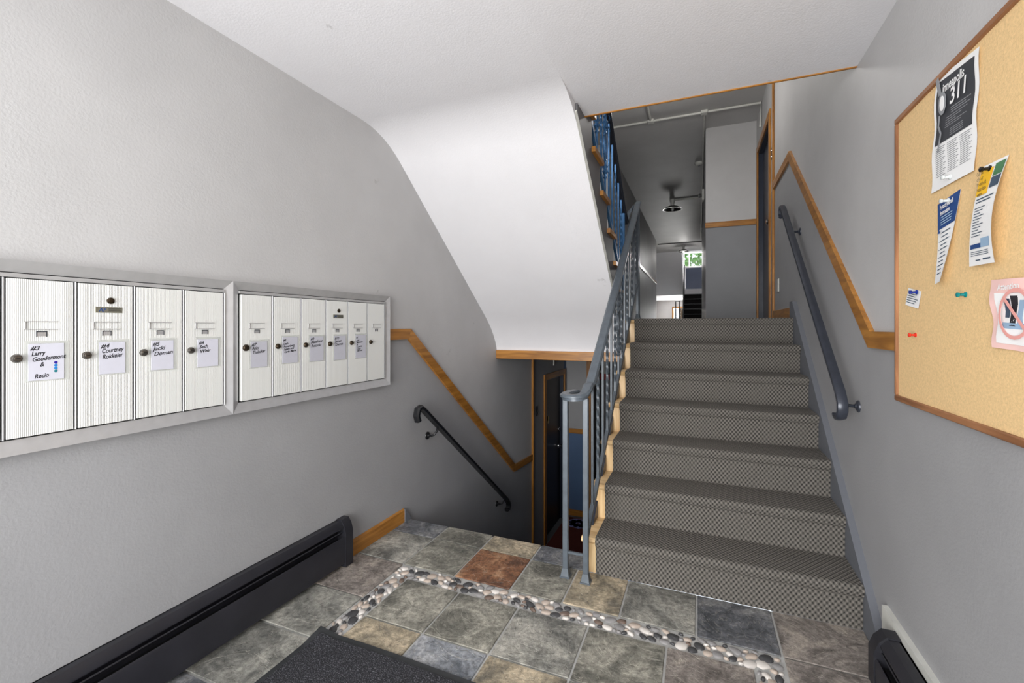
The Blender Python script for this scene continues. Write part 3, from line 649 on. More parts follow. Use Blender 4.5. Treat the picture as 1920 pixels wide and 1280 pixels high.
# ------------------------------------------------------------ mailbox banks
XM = XL + .028
def mailbank(y_doors, ya, yb, label, plate_at, locks):
    r = thing('mailbox_bank', (XL, (ya + yb) / 2, .935), label, 'mailboxes', 'wall mailboxes')
    z0, z1 = .935, 1.489; d0, d1 = .982, 1.437
    b = MB(); b.box(XL, XL + .012, ya + .004, yb - .004, z0 + .004, z1 - .004); b.build('body', 'aluminium_dark', r)
    # bevelled frame pieces: proud outer lip, sloping in to the doors
    o_, i_ = XL + .034, XM - .008
    def fr(nm, q, mat):   # q: four corners (y,z): outer a, outer b, inner b, inner a
        (a, b1, c, d_) = q; V = [(o_, *a), (o_, *b1), (i_, *c), (i_, *d_), (XL, *a), (XL, *b1), (XL, *c), (XL, *d_)]
        m = MB(); m.add(V, [(0, 1, 2, 3), (4, 7, 6, 5), (0, 4, 5, 1), (1, 5, 6, 2), (2, 6, 7, 3), (3, 7, 4, 0)]); return m.build(nm, mat, r)
    w_ = .031; iy0, iy1, iz0, iz1 = ya + w_, yb - w_, z0 + .042, z1 - .034
    fr('frame_top', [(ya, z1), (yb, z1), (iy1, iz1), (iy0, iz1)], 'aluminium_dark'); fr('frame_bottom', [(ya, z0), (yb, z0), (iy1, iz0), (iy0, iz0)], 'aluminium')
    fr('frame_side', [(ya, z0), (ya, z1), (iy0, iz1), (iy0, iz0)], 'aluminium'); fr('frame_side', [(yb, z0), (yb, z1), (iy1, iz1), (iy1, iz0)], 'aluminium')
    b = MB(); b.box(XL + .012, XM - .001, iy0, iy1, d1 + .003, iz1 - .003, .001); b.build('header_strip', 'aluminium_dark', r)
    b = MB(); b.box(XL + .012, XL + .014, iy0, iy1, iz0, iz1); b.build('gap_shadow_panel', 'slot_black', r)
    for n, (a, c) in enumerate(y_doors):
        yc = (a + c) / 2; b = MB(); b.box(XL + .014, XM, a + .001, c - .001, d0, d1, .0012); dr = b.build('door', 'ribbed', r)
        b = MB(); b.box(XL + .014, XM + .001, c + .0033, c + .0067, d0 - .002, d1 + .002, .001); b.build('divider', 'aluminium', r)
        # name slot: raised rim round a recessed strip
        sw, sz = .036, 1.303
        b = MB(); b.box(XM, XM + .0035, yc - sw, yc + sw, sz + .0105, sz + .0125); b.box(XM, XM + .0028, yc - sw, yc - sw + .002, sz - .0125, sz + .0125); b.box(XM, XM + .0035, yc - sw, yc + sw, sz - .0125, sz - .0105); b.build('name_slot', 'aluminium_dark', dr)
        b = MB(); b.box(XM, XM + .001, yc - .011, yc + .011, 1.271, 1.285); b.build('window_slit', 'aluminium', dr)
        b = MB(); b.box(XM, XM + .0015, yc - .012, yc + .012, 1.2835, 1.2865); b.box(XM, XM + .0015, yc - .012, yc - .010, 1.27, 1.285); b.box(XM, XM + .0015, yc + .010, yc + .012, 1.27, 1.285); b.build('slit_rim', 'ink_charcoal', dr)
        R_ = .0125 if n else .0145
        b = MB(); b.lathe([(R_, 0), (R_, .004), (R_ * .8, .008), (R_ * .62, .0085), (R_ * .6, .012), (.004, .012)], (XM, a + .021, 1.209), 'x', 18); lk = b.build('lock', 'steel' if locks else 'brass_dark', dr, smooth='auto')
        b = MB(); b.box(XM + .012, XM + .0128, a + .0165, a + .0255, 1.2078, 1.2102); b.build('keyway', 'slot_black', dr)
        if n == plate_at:
            b = MB(); b.lathe([(.0105, 0), (.0105, .003), (.006, .006), (.003, .006)], (XM, yc + .01, 1.385), 'x', 16); b.build('master_lock', 'brass_dark', dr, smooth='auto')
            b = MB(); b.box(XM, XM + .0015, yc - .031, yc + .042, 1.345, 1.364, .0006); b.build('maker_plate', 'plate_grey', dr)
            text('plate_lettering', 'AF', .017, (XM + .0017, yc - .022, 1.3485), LEFT, 'ink_blue', dr, .15, bold=.0003)
            b = MB()
            for q in range(4): b.box(XM + .0015, XM + .0018, yc + .004, yc + .04 - .006 * (q == 1), 1.3585 - q * .0035, 1.3598 - q * .0035)
            b.build('plate_small_print', 'ink', dr)
    return r
dm1 = [(.453, .601), (.611, .759), (.769, .917), (.927, 1.075), (1.085, 1.233)]
mailbank(dm1, .41, 1.271, 'silver wall mailbox bank with white ribbed doors for cards #3 to #6', 2, True)
dm2 = [(1.310 + .158 * i, 1.310 + .158 * i + .148) for i in range(6)]
mailbank(dm2, 1.271, 2.296, 'silver wall mailbox bank of six white doors with the cards #7 to #10', 3, False)
cards = [('#3', 'Larry\nGoodermont\n    &\n\nRecio', dm1[1], .656, .735, 1.142, 1.250, .0175), ('#4', 'Courtney\nRokkeier', dm1[2], .822, .893, 1.145, 1.249, .0165), ('#5', 'Jacki\nDoman', dm1[3], .971, 1.044, 1.145, 1.25, .0165), ('#6', 'Seth\nWeir', dm1[4], 1.13, 1.21, 1.143, 1.25, .015),
         ('#7', 'Abby\nThalacker', dm2[0], 1.353, 1.433, 1.122, 1.234, .016), ('#8', 'Leah\nRosenberg\nLewis and\nCarla Marie', dm2[1], 1.512, 1.598, 1.128, 1.25, .0135), ('#9', 'Matthew\nRosado', dm2[2], 1.672, 1.76, 1.126, 1.25, .0165), ('#10', 'James\nDennis', dm2[3], 1.833, 1.917, 1.122, 1.25, .0155), ('#1', 'Jack\nMcIntosh\n&\nCynthia\nLarge\nMcPhee', dm2[4], 1.995, 2.078, 1.122, 1.252, .0125)]
extra = ['with blue dots, beside the largest lock', 'on the door with the round lock and maker plate above', 'leaning slightly on a white door', 'at the inner edge by the joint of the two banks', 'on the first door after the joint of the two banks', 'with four lines of writing on a white door', 'with two lines of writing on a white door', 'below the grey maker plate on a white door', 'with six lines, next to a door without card']
for (no, body, dr, a, c, z0, z1, sz), ex in zip(cards, extra):
    r = thing('name_card', (XM, (a + c) / 2, z0), 'handwritten paper card marked %s %s' % (no, ex), 'card', 'handwritten cards on the mailbox doors')
    b = MB(); b.box(XM + .0005, XM + .0011, a - .006, min(c + .012, dr[1] - .002), z0 - .004, z1 + .008); b.build('clear_sleeve', 'plastic_film', r)
    b = MB(); b.box(XM + .0012, XM + .0020, a, c, z0, z1); b.build('paper', 'paper' if dr in dm1 else 'paper_grey', r)
    sz *= 1.0 if no in ('#3', '#1', '#8') else 1.2
    text('number', no, sz * 1.0, (XM + .0022, a + .004, z1 - .019), LEFT, 'ink', r, .3, bold=.00045)
    n = body.count('\n') + 1; top_ = z1 - .036
    wd = (c - a - .010); sx = min(1.05, wd / (max(len(q) for q in body.split('\n')) * sz * .50))
    text('handwriting', body, sz, (XM + .0022, a + .006, top_), LEFT, 'ink', r, .35, bold=.00045, sx=sx, roll=.10)
    if no == '#3':
        for q, m in enumerate(['dot_navy', 'dot_cyan', 'dot_cyan', 'dot_teal']):
            b = MB(); b.lathe([(.0042, 0), (.0042, .0004)], (XM + .002, c - .019, z1 - .058 - .0085 * q), 'x', 12); b.build('dot', m, r)

# ------------------------------------------------------------ bulletin board with notices
XBo = XR - .016
bb = thing('bulletin_board', (XR, 1.45, 1.03), 'tan cork bulletin board in a thin brown wood frame on the right wall', 'board')
Y0, Y1, Z0, Z1b = .80, 2.037, 1.033, 2.05; fw = .02
b = MB(); b.box(XBo, XR, Y0 + .01, Y1 - .01, Z0 + .01, Z1b - .01); b.build('cork_panel', 'cork', bb)
for nm, q, mt in (('frame_rail', (Y0, Y1, Z1b - fw, Z1b), 'walnut_y'), ('frame_rail', (Y0, Y1, Z0, Z0 + fw), 'walnut_y'), ('frame_stile', (Y1 - fw * .75, Y1, Z0 + fw, Z1b - fw), 'walnut_z'), ('frame_stile', (Y0, Y0 + fw * .75, Z0 + fw, Z1b - fw), 'walnut_z')):
    b = MB(); b.box(XBo - .008, XR, *q, .003); b.build(nm, mt, bb)
def sheet(root, nm, corners, mat, lift, curl=None, nu=10, nv=14):
    # corners tl, tr, br, bl as (y,z); curl(u,v) -> how far it stands off the cork
    tl, tr, br, bl = [Vector(c) for c in corners]; b = MB(); V = []
    for t_ in (0, .0006):
        for j in range(nv + 1):
            for i in range(nu + 1):
                u, v = i / nu, j / nv; p = tl.lerp(tr, u).lerp(bl.lerp(br, u), v); k = curl(u, v) if curl else 0
                V.append((XBo - lift - k - t_, p.x, p.y))
    m = nu + 1; n = m * (nv + 1); F = []
    for j in range(nv):
        for i in range(nu):
            q = (j * m + i, j * m + i + 1, (j + 1) * m + i + 1, (j + 1) * m + i); F += [q, tuple(n + e for e in q[::-1])]
    b.add(V, F); return b.build(nm, mat, root, smooth='auto')
def on_sheet(corners, u0, u1, v0, v1):
    tl, tr, br, bl = [Vector(c) for c in corners]; f = lambda u, v: tuple(tl.lerp(tr, u).lerp(bl.lerp(br, u), v)); return [f(u0, v0), f(u1, v0), f(u1, v1), f(u0, v1)]
def shifted(cv, u0, u1, v0, v1): return (lambda u, v: cv(u0 + (u1 - u0) * u, v0 + (v1 - v0) * v)) if cv else None
def lines(root, nm, corners, cv, rows, mat, lift):
    b = MB()
    for (u0, u1, v, t_) in rows:
        for s_ in range(4):
            ua, ub = u0 + (u1 - u0) * s_ / 4, u0 + (u1 - u0) * (s_ + 1) / 4; q = on_sheet(corners, ua, ub, v, v + t_); k = [cv(ua, v), cv(ub, v), cv(ub, v + t_), cv(ua, v + t_)] if cv else [0] * 4
            b.add([(XBo - lift - kk, *p) for p, kk in zip(q, k)], [(0, 1, 2, 3)])
    return b.build(nm, mat, root)
def printed(root, nm, corners, cv, box, mat, lift, nu=6, nv=8): return sheet(root, nm, on_sheet(corners, *box), mat, lift, shifted(cv, *box), nu, nv)
# tall charcoal poster
cs = [(1.735, 2.043), (1.508, 2.012), (1.530, 1.704), (1.766, 1.708)]; cv = lambda u, v: .002 + .004 * math.sin(v * 7 + u) ** 2
r = thing('poster', (XBo, 1.63, 1.70), 'tall charcoal and white poster headed 311 pinned at the top of the cork board', 'poster')
sheet(r, 'paper', cs, 'paper_white', 0, cv); printed(r, 'dark_panel', cs, cv, (.07, .93, .05, .60), 'ink_charcoal', .0012)
def place(c_, u, v): q = on_sheet(c_, u, u, v, v)[0]; return q
q = place(cs, .25, .175); text('headline', 'inneapolis', .036, (XBo - .0095, *q), RIGHT, 'paper_white', r, 0, bold=.0008, sx=.80, roll=-.06)
q = place(cs, .43, .315); text('number', '311', .062, (XBo - .0095, *q), RIGHT, 'paper_white', r, .1, bold=.0012, sx=1.0, roll=-.03)
lines(r, 'small_print_light', cs, cv, [(.42, .86 - .1 * (i % 2), .335 + .02 * i, .007) for i in range(3)] + [(.30, .80 - .12 * (i % 3), .40 + .02 * i, .006) for i in range(5)] + [(.45, .75, .52 + .018 * i, .006) for i in range(4)], 'ink_grey', .0022)
lines(r, 'small_print', cs, cv, [(c0, c0 + .24 - .03 * (i % 3), .63 + .0165 * i, .006) for i in range(16) for c0 in (.10, .39, .67)], 'ink_grey', .0012)
b = MB(); q = place(cs, .25, .26); b.prism([(q[0] + .022 * math.cos(a * .5236), q[1] + .034 * math.sin(a * .5236)) for a in range(12)], 'x', XBo - .0098, XBo - .0092); b.build('medallion_print', 'ink_grey', r)
b = MB(); b.prism([(q[0] + .013 * math.cos(a * .5236), q[1] + .022 * math.sin(a * .5236)) for a in range(12)], 'x', XBo - .0104, XBo - .0099); b.build('medallion_face', 'paper_white', r)
b = MB(); b.sweep([(XBo - .0096, q[0] + dy, q[1] + dz) for dy, dz in ((.03, .085), (.012, .03))], rect(.016, .0006), up=Vector((1, 0, 0))); b.sweep([(XBo - .0096, q[0] + dy, q[1] + dz) for dy, dz in ((.016, -.03), (.022, -.06), (.008, -.085), (.02, -.115), (.026, -.135))], rect(.008, .0006), up=Vector((1, 0, 0))); b.build('ribbon_print', 'ink_grey', r)
# curled blue and white flyer, tapering as it rolls up at its foot
cs = [(1.727, 1.664), (1.601, 1.676), (1.668, 1.43), (1.712, 1.425)]; cv = lambda u, v: .002 + .014 * v * v + .006 * v * u
r = thing('flyer', (XBo, 1.66, 1.43), 'white flyer with a blue heading on scams, curling away from the cork board', 'flyer')
sheet(r, 'paper', cs, 'paper_white', 0, cv); printed(r, 'blue_heading', cs, cv, (0, 1, 0, .33), 'ink_blue', .0012)
q = place(cs, .2, .10); text('headline', 'Protect yourself\nfrom scams', .0185, (XBo - .008, *q), RIGHT, 'paper_white', r, 0, bold=.0004, sx=.62, roll=.10)
lines(r, 'small_print_light', cs, cv, [(.2, .8, .19 + .03 * i, .012) for i in range(4)], 'ink_lightblue', .003)
lines(r, 'small_print', cs, cv, [(.25, .8 - .1 * (i % 2), .38 + .05 * i, .012) for i in range(11)] + [(.1, .85, .485 + .1 * i, .006) for i in range(4)], 'ink_slate', .0014)
b = MB(); q = place(cs, .16, .39); b.add([(XBo - .012, q[0], q[1]), (XBo - .012, q[0] - .016, q[1]), (XBo - .012, q[0] - .008, q[1] + .017)], [(0, 1, 2)]); b.build('triangle_print', 'ink_blue', r)
# narrow white flyer with yellow block
cs = [(1.497, 1.702), (1.396, 1.697), (1.416, 1.452), (1.534, 1.456)]; cv = lambda u, v: .002 + .022 * math.sin(v * math.pi * .85) * (.5 + .5 * u) + .006 * v
r = thing('flyer', (XBo, 1.46, 1.45), 'narrow white flyer with a yellow block about household waste, under a black pin', 'flyer')
sheet(r, 'paper', cs, 'paper_white', 0, cv); printed(r, 'yellow_block', cs, cv, (.02, .54, .05, .30), 'ink_yellow', .0012)
printed(r, 'photo_print', cs, cv, (.60, .98, .03, .15), 'ink_green', .0012); printed(r, 'photo_print', cs, cv, (.60, .98, .16, .26), 'ink_slate', .0012)
printed(r, 'blue_banner', cs, cv, (.08, .56, .785, .83), 'ink_blue', .0012); printed(r, 'photo_print', cs, cv, (.56, .92, .74, .83), 'ink_lightblue', .0012)
q = place(cs, .06, .10); text('headline', 'Get rid\nof your\nhousehold\nhazardous\nwaste', .0135, (XBo - .016, *q), RIGHT, 'ink', r, 0, sx=.7)
lines(r, 'small_print', cs, cv, [(.1, .9, .33, .012), (.1, .8, .36, .012)] + [(.1, .62 - .1 * (i % 3), .42 + .028 * i, .008) for i in range(11)] + [(.1, .85, .86 + .018 * i, .006) for i in range(3)] + [(.3, .5, .945, .012), (.6, .9, .94, .015)], 'ink_slate', .0014)
# small note
cs = [(1.938, 1.432), (1.842, 1.414), (1.856, 1.358), (1.954, 1.375)]; r = thing('note', (XBo, 1.9, 1.36), 'small white printed note held by a blue pin', 'note'); sheet(r, 'paper', cs, 'paper_white', 0, lambda u, v: .003 * v)
lines(r, 'small_print', cs, None, [(.08, .9 - .1 * (i % 3), .12 + .13 * i, .04) for i in range(6)], 'ink_slate', .0042)
# pink notice
cs = [(1.463, 1.414), (1.27, 1.404), (1.27, 1.240), (1.449, 1.250)]; cv = lambda u, v: .002 + .006 * math.sin(v * 5 + u * 3) ** 2
r = thing('notice', (XBo, 1.37, 1.24), 'pale pink notice with a crossed-out circle over bottles, edges ruffled', 'notice'); sheet(r, 'paper', cs, 'paper_pink', 0, cv); printed(r, 'white_panel', cs, cv, (.12, .88, .2, .92), 'paper_white', .0012)
q = place(cs, .2, .16); text('headline', 'Attention', .02, (XBo - .0105, *q), RIGHT, 'paper_white', r, 0, bold=.0004)
for (u0, u1, v0, v1, m) in ((.28, .38, .28, .55, 'ink_slate'), (.40, .52, .24, .66, 'ink'), (.55, .66, .30, .66, 'ink_lightblue'), (.24, .7, .62, .70, 'ink_lightblue')): printed(r, 'bottle_print', cs, cv, (u0, u1, v0, v1), m, .0016, 3, 3)
c_ = place(cs, .52, .49); b = MB(); b.sweep([(XBo - .011, c_[0] + .054 * math.cos(i * .2618), c_[1] + .054 * math.sin(i * .2618)) for i in range(24)], rect(.008, .0006), up=Vector((1, 0, 0)), closed=True); b.sweep([(XBo - .0113, c_[0] + .037, c_[1] + .037), (XBo - .0113, c_[0] - .037, c_[1] - .037)], rect(.008, .0006), up=Vector((1, 0, 0))); b.build('ban_ring_print', 'ink_pink', r)
lines(r, 'caption_print', cs, cv, [(.34, .78, .82, .02), (.40, .70, .87, .018)], 'ink_grey', .0016)
def pin(y, z, mat, label, lift=0, roll=0):
    x = XBo - lift; b = MB(); r = tag(b.lathe([(.0075, 0), (.0075, -.0022), (.0042, -.004), (.0035, -.012), (.0062, -.0145), (.0066, -.019), (.004, -.0205)], (x, y, z), 'x', 14).build('push_pin', mat, None, smooth='auto'), label, 'pin', 'push pins')
pin(1.867, 1.413, 'pin_blue', 'blue push pin holding the small white note', .003); pin(1.582, 1.386, 'pin_teal', 'teal push pin alone in bare cork'); pin(1.883, 1.272, 'pin_red', 'red push pin alone low on the cork board')
pin(1.462, 1.687, 'pin_black', 'black push pin at the top of the narrow yellow and white flyer', .005); pin(1.66, 1.660, 'pin_clear', 'clear push pin in the blue heading of the curled flyer', .005); pin(1.648, 1.724, 'pin_clear', 'clear push pin near the foot of the charcoal 311 poster', .006)

# ------------------------------------------------------------ entrance mat
r = thing('doormat', (-.95, .6, 0), 'charcoal carpet doormat with black rubber edge lying on the slate tiles', 'mat')
x0, x1, y0, y1 = -1.492, -.40, -.55, 1.452
def mz(x, y):
    dx, dy = x - x0, y1 - y; k = max(0, 1 - (dx * dx + dy * dy) ** .5 / .10); wv = .006 * max(0, math.sin((x - x0) * 4.5)) * max(0, 1 - dy / .15)
    return .016 * k + wv
def matgrid(nm, xa, xb, ya, yb, base, th, mat, n=36):
    b = MB(); V = []
    for t_ in (th, 0):
        for j in range(n + 1):
            for i in range(n + 1):
                # denser towards the curled corner
                u, v = (i / n) ** 2, 1 - (j / n) ** 2; x = xa + (xb - xa) * u; y = ya + (yb - ya) * v; V.append((x, y, base + t_ + mz(x, y)))
    m = n + 1; N = m * m; F = []
    for j in range(n):
        for i in range(n): q = (j * m + i, j * m + i + 1, (j + 1) * m + i + 1, (j + 1) * m + i); F += [q, tuple(N + e for e in q[::-1])]
    ring = [i for i in range(m)] + [j * m + n for j in range(1, m)] + [n * m + i for i in range(n - 1, -1, -1)] + [j * m for j in range(n - 1, 0, -1)]
    for a, c in zip(ring, ring[1:] + ring[:1]): F.append((a, c, N + c, N + a))
    b.add(V, F); return b.build(nm, mat, r, smooth='auto')
matgrid('rubber_edge', x0, x1, y0, y1, .001, .004, 'rubber'); matgrid('carpet_pile', x0 + .028, x1 - .028, y0 + .028, y1 - .03, .005, .005, 'mat_carpet')

# ------------------------------------------------------------ doors in the halls
def side_door(name, xw, s, y0, y1, zb0, zt, recess, label, handle_y, knobs, glazed=False):
    b = MB(); X = lambda d_: xw + s * d_
    b.box(min(X(recess), X(recess - .04)), max(X(recess), X(recess - .04)), y0 + .001, y1 - .001, zb0, zt - .001); dr = struct(b.build(name, 'door_blue' if s < 0 else 'door_black'), label, 'door')
    fwd = .065
    for nm, q in (('casing', (y0 - fwd, y0 + .012, zb0, zt + fwd)), ('casing', (y1 - .012, y1 + fwd, zb0, zt + fwd)), ('head_casing', (y0 + .012, y1 - .012, zt - .012, zt + fwd))):
        b = MB(); b.box(min(X(0), X(.018)), max(X(0), X(.018)), *q, .003); b.build(nm, 'oak_z' if nm == 'casing' else 'oak_y', dr)
    for nm, q in (('jamb', (y0, y0 + .03, zb0, zt)), ('jamb', (y1 - .03, y1, zb0, zt)), ('jamb', (y0 + .03, y1 - .03, zt - .03, zt))):
        b = MB(); b.box(min(X(0), X(-.05)), max(X(0), X(-.05)), *q); b.build(nm, 'door_blue', dr)
    for (kz, kind) in knobs:
        b = MB(); c_ = (X(recess), handle_y, kz)
        if kind == 'knob': b.lathe([(.03, 0), (.028, s * .008), (.011, s * .012), (.011, s * .04), (.028, s * .05), (.03, s * .065), (.018, s * .078)], c_, 'x', 16)
        else: b.lathe([(.028, 0), (.027, s * .012), (.018, s * .02), (.008, s * .02)], c_, 'x', 16)
        b.build('door_knob' if kind == 'knob' else 'deadbolt', 'chrome', dr, smooth='auto')
    return dr
d1 = side_door('door_1', XL, 1, D1[0], D1[1], ZB, D1[2], -.05, 'dark blue-black door with oak casing in the lower hall', D1[1] - .1, [(-.42, 'knob'), (-.18, 'bolt')])
plain('brass', (176, 150, 84), .3, .8)
b = MB(); b.box(XL - .05, XL - .044, 5.70, 5.76, 0, .035, .002); b.box(XL - .05, XL - .040, 5.71, 5.75, .035, .10, .004); b.build('knocker', 'brass', d1)
b = MB(); b.box(XL - .05, XL - .02, 5.52, 5.58, .47, .53, .004); b.build('door_closer', 'chrome', d1)
d2 = side_door('door_2', XR, -1, D2[0], D2[1], Z1, D2[2], -.05, 'dark navy door with oak casing at the top of the stairs on the right', D2[0] + .1, [(2.40, 'knob'), (2.62, 'bolt')])
# a bell unit beside each door
def bell(x, s, y, z, label):
    r = thing('doorbell', (x, y, z - .06), label, 'doorbell')
    b = MB(); b.box(min(x, x + s * .012), max(x, x + s * .012), y - .022, y + .022, z - .06, z + .06, .004); b.build('plate', 'dark_metal', r)
    for dz in (-.03, .03): b = MB(); b.lathe([(.014, 0), (.013, s * .006), (.006, s * .009)], (x + s * .012, y, z + dz), 'x', 12); b.build('button', 'chrome', r, smooth='auto')
bell(XL, 1, 5.14, .275, 'small dark bell plate with two chrome buttons beside the lower hall door'); bell(XR, -1, 5.10, 3.02, 'small dark bell plate beside the navy door at the stair head')
b = MB(); b.box(XR - .008, XR, 4.72, 4.79, 1.62, 1.74, .002); o = tag(b.build('outlet_plate', 'dirty_white'), 'white outlet plate low on the right wall near the stair head', 'outlet')

# lower hall: mat with motif, sign
r = thing('doormat', (-1.50, 5.9, ZB), 'reddish brown doormat with a pale violet motif in the lower hall', 'mat')
b = MB(); b.box(-1.79, -1.30, 5.38, 6.36, ZB + .001, ZB + .014, .004); b.build('pile', 'mat_red', r)
b = MB()
for i in range(9): a = i * .698; b.lathe([(.075, 0), (.07, .002)], (-1.56 + .10 * math.cos(a), 6.17 + .085 * math.sin(a), ZB + .02), 'z', 9)
b.build('motif', 'mat_motif', r)
for i, wd in enumerate(('WELCOME', 'TO OUR', 'HOME')):
    text('lettering', wd, .13, (-1.55, 5.92 - i * .16, ZB + .0155), Matrix(((1, 0, 0), (0, 1, 0), (0, 0, 1))), 'mat_letter', r, 0, 'CENTER', .002, .62) if False else None
r = thing('emergency_sign', (-1.56, 8.0, .33), 'red emergency sign with two white lamps at the end of the lower hall', 'sign')
b = MB(); b.box(-1.63, -1.46, 7.98, 8.02, .35, .46, .006); b.build('sign_panel', 'red_plastic', r)
for x in (-1.60, -1.49): b = MB(); b.lathe([(.02, 0), (.03, -.03), (.028, -.035)], (x, 8.0, .50), 'y', 12); b.build('lamp_head', 'white_enamel', r, smooth='auto')
b = MB(); b.box(-1.56, -1.53, 7.99, 8.01, .46, 1.0); b.build('hanger', 'white_enamel', r)
b = MB(); b.tube([(XL + .5, 5.75, .985), (XL + .12, 5.75, .985), (XL + .03, 5.75, .985), (XL + .03, 5.75, .78)], .012, 8); tag(b.build('conduit', 'dirty_white', smooth='auto'), 'short pale conduit above the lower hall door', 'conduit')

# ------------------------------------------------------------ hall ceiling fittings
CONDUITS = [([(HL - .3, 5.92, ZH - .016), (XR - .01, 5.92, ZH - .016), (XR - .018, 5.92, ZH - .3)], 'pale conduit crossing the hall ceiling to the right wall'),
            ([(-.56, 4.25, ZH - .016), (-.56, 5.90, ZH - .016)], 'short conduit branch running along the ceiling into the cross conduit'),
            ([(HR - .022, 5.94, ZH - .016), (HR - .022, 8.9, ZH - .016), (HR - .022, 14.3, ZH - .016)], 'pale conduit running down the hall along its right wall'),
            ([(-.5, 9.8, ZH - .016), (HR - .034, 9.8, ZH - .016)], 'short conduit between the dish lamp and the hall wall'),
            ([(HL, 14.9, ZH - .016), (XR, 14.9, ZH - .016)], 'dark conduit crossing the far ceiling')]
for p, lb in CONDUITS: b = MB(); b.tube(p, .014, 8); tag(b.build('conduit', 'dirty_white' if 'dark' not in lb else 'stringer_grey', smooth='auto'), lb, 'conduit', 'ceiling conduits')
for (x, y, lb) in ((-.56, 5.92, 'small pale junction box where the short branch joins the cross conduit'), (HR - .022, 5.92, 'small pale junction box where the hall conduit leaves the cross conduit')): b = MB(); b.box(x - .04, x + .04, y - .04, y + .04, ZH - .036, ZH, .006); tag(b.build('junction_box', 'dirty_white'), lb, 'box', 'junction boxes')
def lamp(x, y, label, rad, dark=True, watts=0):
    r = thing('ceiling_lamp', (x, y, ZH), label, 'lamp', 'hall ceiling lamps')
    b = MB(); b.lathe([(.055, 0), (.055, -.03), (.04, -.06), (.035, -.12), (.045, -.14)], (x, y, ZH), 'z', 18); b.build('socket', 'white_enamel', r, smooth='auto')
    b = MB(); prof_ = [(.04, -.13), (rad * .55, -.145), (rad, -.20), (rad + .006, -.205), (rad - .006, -.206), (rad * .53, -.152), (.035, -.138)]; b.lathe(prof_, (x, y, ZH), 'z', 28); b.build('shade', 'dark_metal', r, smooth='auto')
    b = MB(); b.lathe([(.012, -.14), (.03, -.17), (.034, -.2), (.022, -.23), (.006, -.24)], (x, y, ZH), 'z', 14); b.build('bulb', 'white_enamel', r, smooth=True)
    if watts:
        l = bpy.data.lights.new('hall_fill_light', 'POINT'); l.energy = watts; l.shadow_soft_size = .12; l.color = (1, .97, .93); o_ = bpy.data.objects.new('hall_fill_light', l); C.objects.link(o_); o_.parent = r; o_.location = (0, 0, -.3)  # fill light, added to brighten the hall
lamp(-.5, 9.8, 'dark dish lamp on the hall ceiling joined by a conduit to the wall', .19)
lamp(-.45, 15.45, 'small dish lamp hanging at the far end of the hall', .17, True, 8)  # its light is added to brighten the far soffit
lamp(-.2, 4.6, 'added dish lamp, out of view, brightening the head of the stairs', .17, True, 16)  # unseen lamp, added to lift the dim facing wall
r = thing('emergency_light', (HR, 8.1, 3.38), 'small wall lamp with a grey box on the hall corner', 'lamp')
b = MB(); b.box(HR - .035, HR, 7.98, 8.14, 3.38, 3.56, .006); b.build('box', 'dirty_white', r); b = MB(); b.lathe([(.02, 0), (.035, -.04), (.035, -.05)], (HR - .035, 8.02, 3.46), 'x', 14); b.build('lamp_head', 'chrome', r, smooth='auto')
r = thing('smoke_detector', (HR - .05, 7.75, ZH), 'round detector on the hall ceiling beside the corner wall', 'detector'); b = MB(); b.lathe([(.065, 0), (.065, -.02), (.05, -.04), (.02, -.05)], (HR - .08, 7.75, ZH), 'z', 18); b.build('body', 'dirty_white', r, smooth='auto')
b = MB(); b.lathe([(.02, -.05), (.018, -.056)], (HR - .08, 7.75, ZH), 'z', 12); b.build('sensor', 'ink_grey', r)

# ------------------------------------------------------------ far stairwell
sf = thing('staircase', (.07, 17.8, Z1), 'far dark flight climbing to the landing below the bright window', 'stairs')
for k in range(1, 8):
    y = 17.06 + .25 * (k - 1); z = Z1 + RISE * k
    b = MB(); b.box(-.52, XR - .003, y + .03, y + .05, z - RISE, z - .03); b.build('riser', 'carpet_dark', sf)
    if k < 7: b = MB(); b.box(-.54, XR - .003, y, y + .30, z - .03, z, .006); b.build('tread', 'rail_black', sf)
b = MB(); b.prism([(17.06, Z1), (17.06, 1.0), (17.3, 1.0), (18.6, 2.52), (18.6, ZL - .03), (17.1, Z1 + .16)], 'x', -.545, -.525); b.build('stringer', 'rail_black', sf)
rf = thing('stair_railing', (-.5, 17.6, Z1), 'thin black railing beside the far dark flight', 'railing')
b = MB(); b.sweep([(-.5, 16.9, Z1 + .95), (-.5, 18.55, ZL + .95)], rect(.045, .03)); b.build('handrail', 'rail_black', rf)
for i in range(10):
    y = 17.0 + .165 * i; b = MB(); b.box(-.506, -.494, y - .006, y + .006, Z1 + .1 + max(0, (y - 17.0) * .78), Z1 + .95 + (y - 16.9) * (ZL - Z1) / 1.65); b.build('baluster', 'rail_black', rf)
b = MB(); b.box(-.52, -.48, 16.88, 16.92, Z1, Z1 + .97); b.build('post', 'rail_black', rf)
rf2 = thing('stair_railing', (-.75, 16.95, Z1), 'black railing guarding the far steps down to the other entrance', 'railing')
b = MB(); b.sweep([(-.75, 16.85, Z1 + .82), (-.62, 16.85, Z1 + .82)], rect(.03, .03)); b.build('handrail', 'rail_black', rf2)
for x in (-.75, -.62): b = MB(); b.box(x - .018, x + .018, 16.832, 16.868, Z1, Z1 + .82); b.build('post', 'rail_black', rf2)
b = MB(); b.box(-.54, XR, YZ - .02, YZ, ZL, 3.98); tag(b.build('dado_panel', 'door_blue'), 'dark painted wall panel under the far window', 'panel')
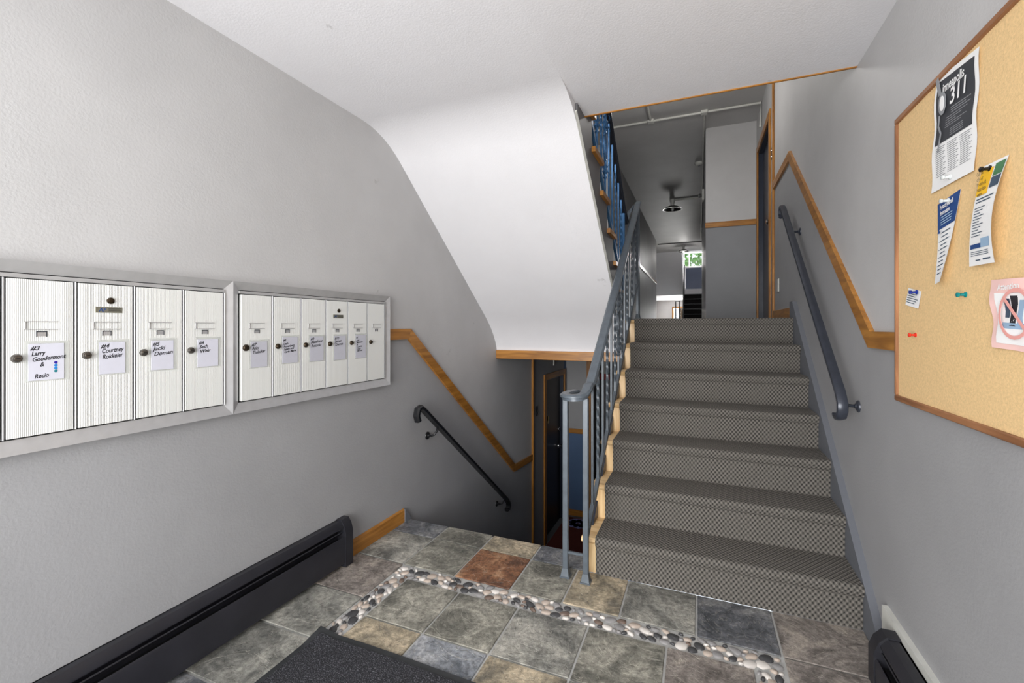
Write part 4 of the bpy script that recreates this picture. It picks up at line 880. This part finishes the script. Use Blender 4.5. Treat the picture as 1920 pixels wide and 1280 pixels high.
# far window and door with glass
def glazed(name, hole, y, label, cat, fw_, mat, mull=None):
    x0, x1, z0, z1 = hole; b = MB(); b.box(x0, x0 + fw_, y - .03, y + .08, z0, z1); o = struct(b.build(name, mat), label, cat)
    for q in ((x1 - fw_, x1, z0, z1), (x0 + fw_, x1 - fw_, z1 - fw_, z1), (x0 + fw_, x1 - fw_, z0, z0 + fw_)): b = MB(); b.box(q[0], q[1], y - .03, y + .08, q[2], q[3]); b.build('frame_bar', mat, o)
    if mull: b = MB(); b.box(mull - .02, mull + .02, y - .02, y + .07, z0 + fw_, z1 - fw_); b.build('mullion', mat, o)
    b = MB(); b.box(x0 + fw_, x1 - fw_, y + .02, y + .026, z0 + fw_, z1 - fw_); b.build('pane', 'glass', o); return o
glazed('window_1', FW, YZ, 'white framed window over the far landing with trees outside', 'window', .045, 'white_enamel', FW[0] + .25)
fd = glazed('door_3', FD, YZ, 'oak framed glass entrance door at the far end', 'door', .07, 'oak_z')
glazed('door_4', (-1.65, .5, .02, 2.3), YB - .08, 'glazed entrance door and sidelights behind the viewer', 'door', .06, 'aluminium', -.57)
glazed('window_2', (-1.6, .45, 3.85, 4.95), YB - .08, 'wide window over the near landing', 'window', .05, 'white_enamel')
# trees outside the far end
b = MB(); b.box(-30, 30, YZ + .2, 60, -.3, -.05); struct(b.build('ground', 'lawn'))
def tree(x, y, h_, r_, mat, label):
    t_ = thing('tree', (x, y, -.05), label, 'tree', 'trees outside the far window'); b = MB(); b.tube([(x, y, -.05), (x + .1, y, h_ * .4), (x, y + .1, h_ * .75)], .16, 8); b.build('trunk', 'bark', t_, smooth='auto')
    b = MB()
    for i in range(900):
        v = Vector((random.gauss(0, 1), random.gauss(0, 1), random.gauss(0, 1))).normalized() * r_ * random.random() ** .4; c_ = Vector((x, y, h_)) + Vector((v.x, v.y, v.z * .8)); a = Vector((random.uniform(-1, 1), random.uniform(-1, 1), random.uniform(-1, 1))).normalized(); e = a.orthogonal().normalized(); s_ = random.uniform(.12, .3)
        b.add([c_ + a * s_, c_ + e * s_ * .6, c_ - a * s_, c_ - e * s_ * .6], [(0, 1, 2, 3)])
    f_ = b.build('foliage', mat, t_); f_['kind'] = 'stuff'
tree(-1.2, 33, 5.2, 2.6, 'leaf', 'green leafy tree seen through the far window'); tree(6.2, 36, 6.0, 2.6, 'leaf_pale', 'pale yellow-green tree beside the leafy one outside')
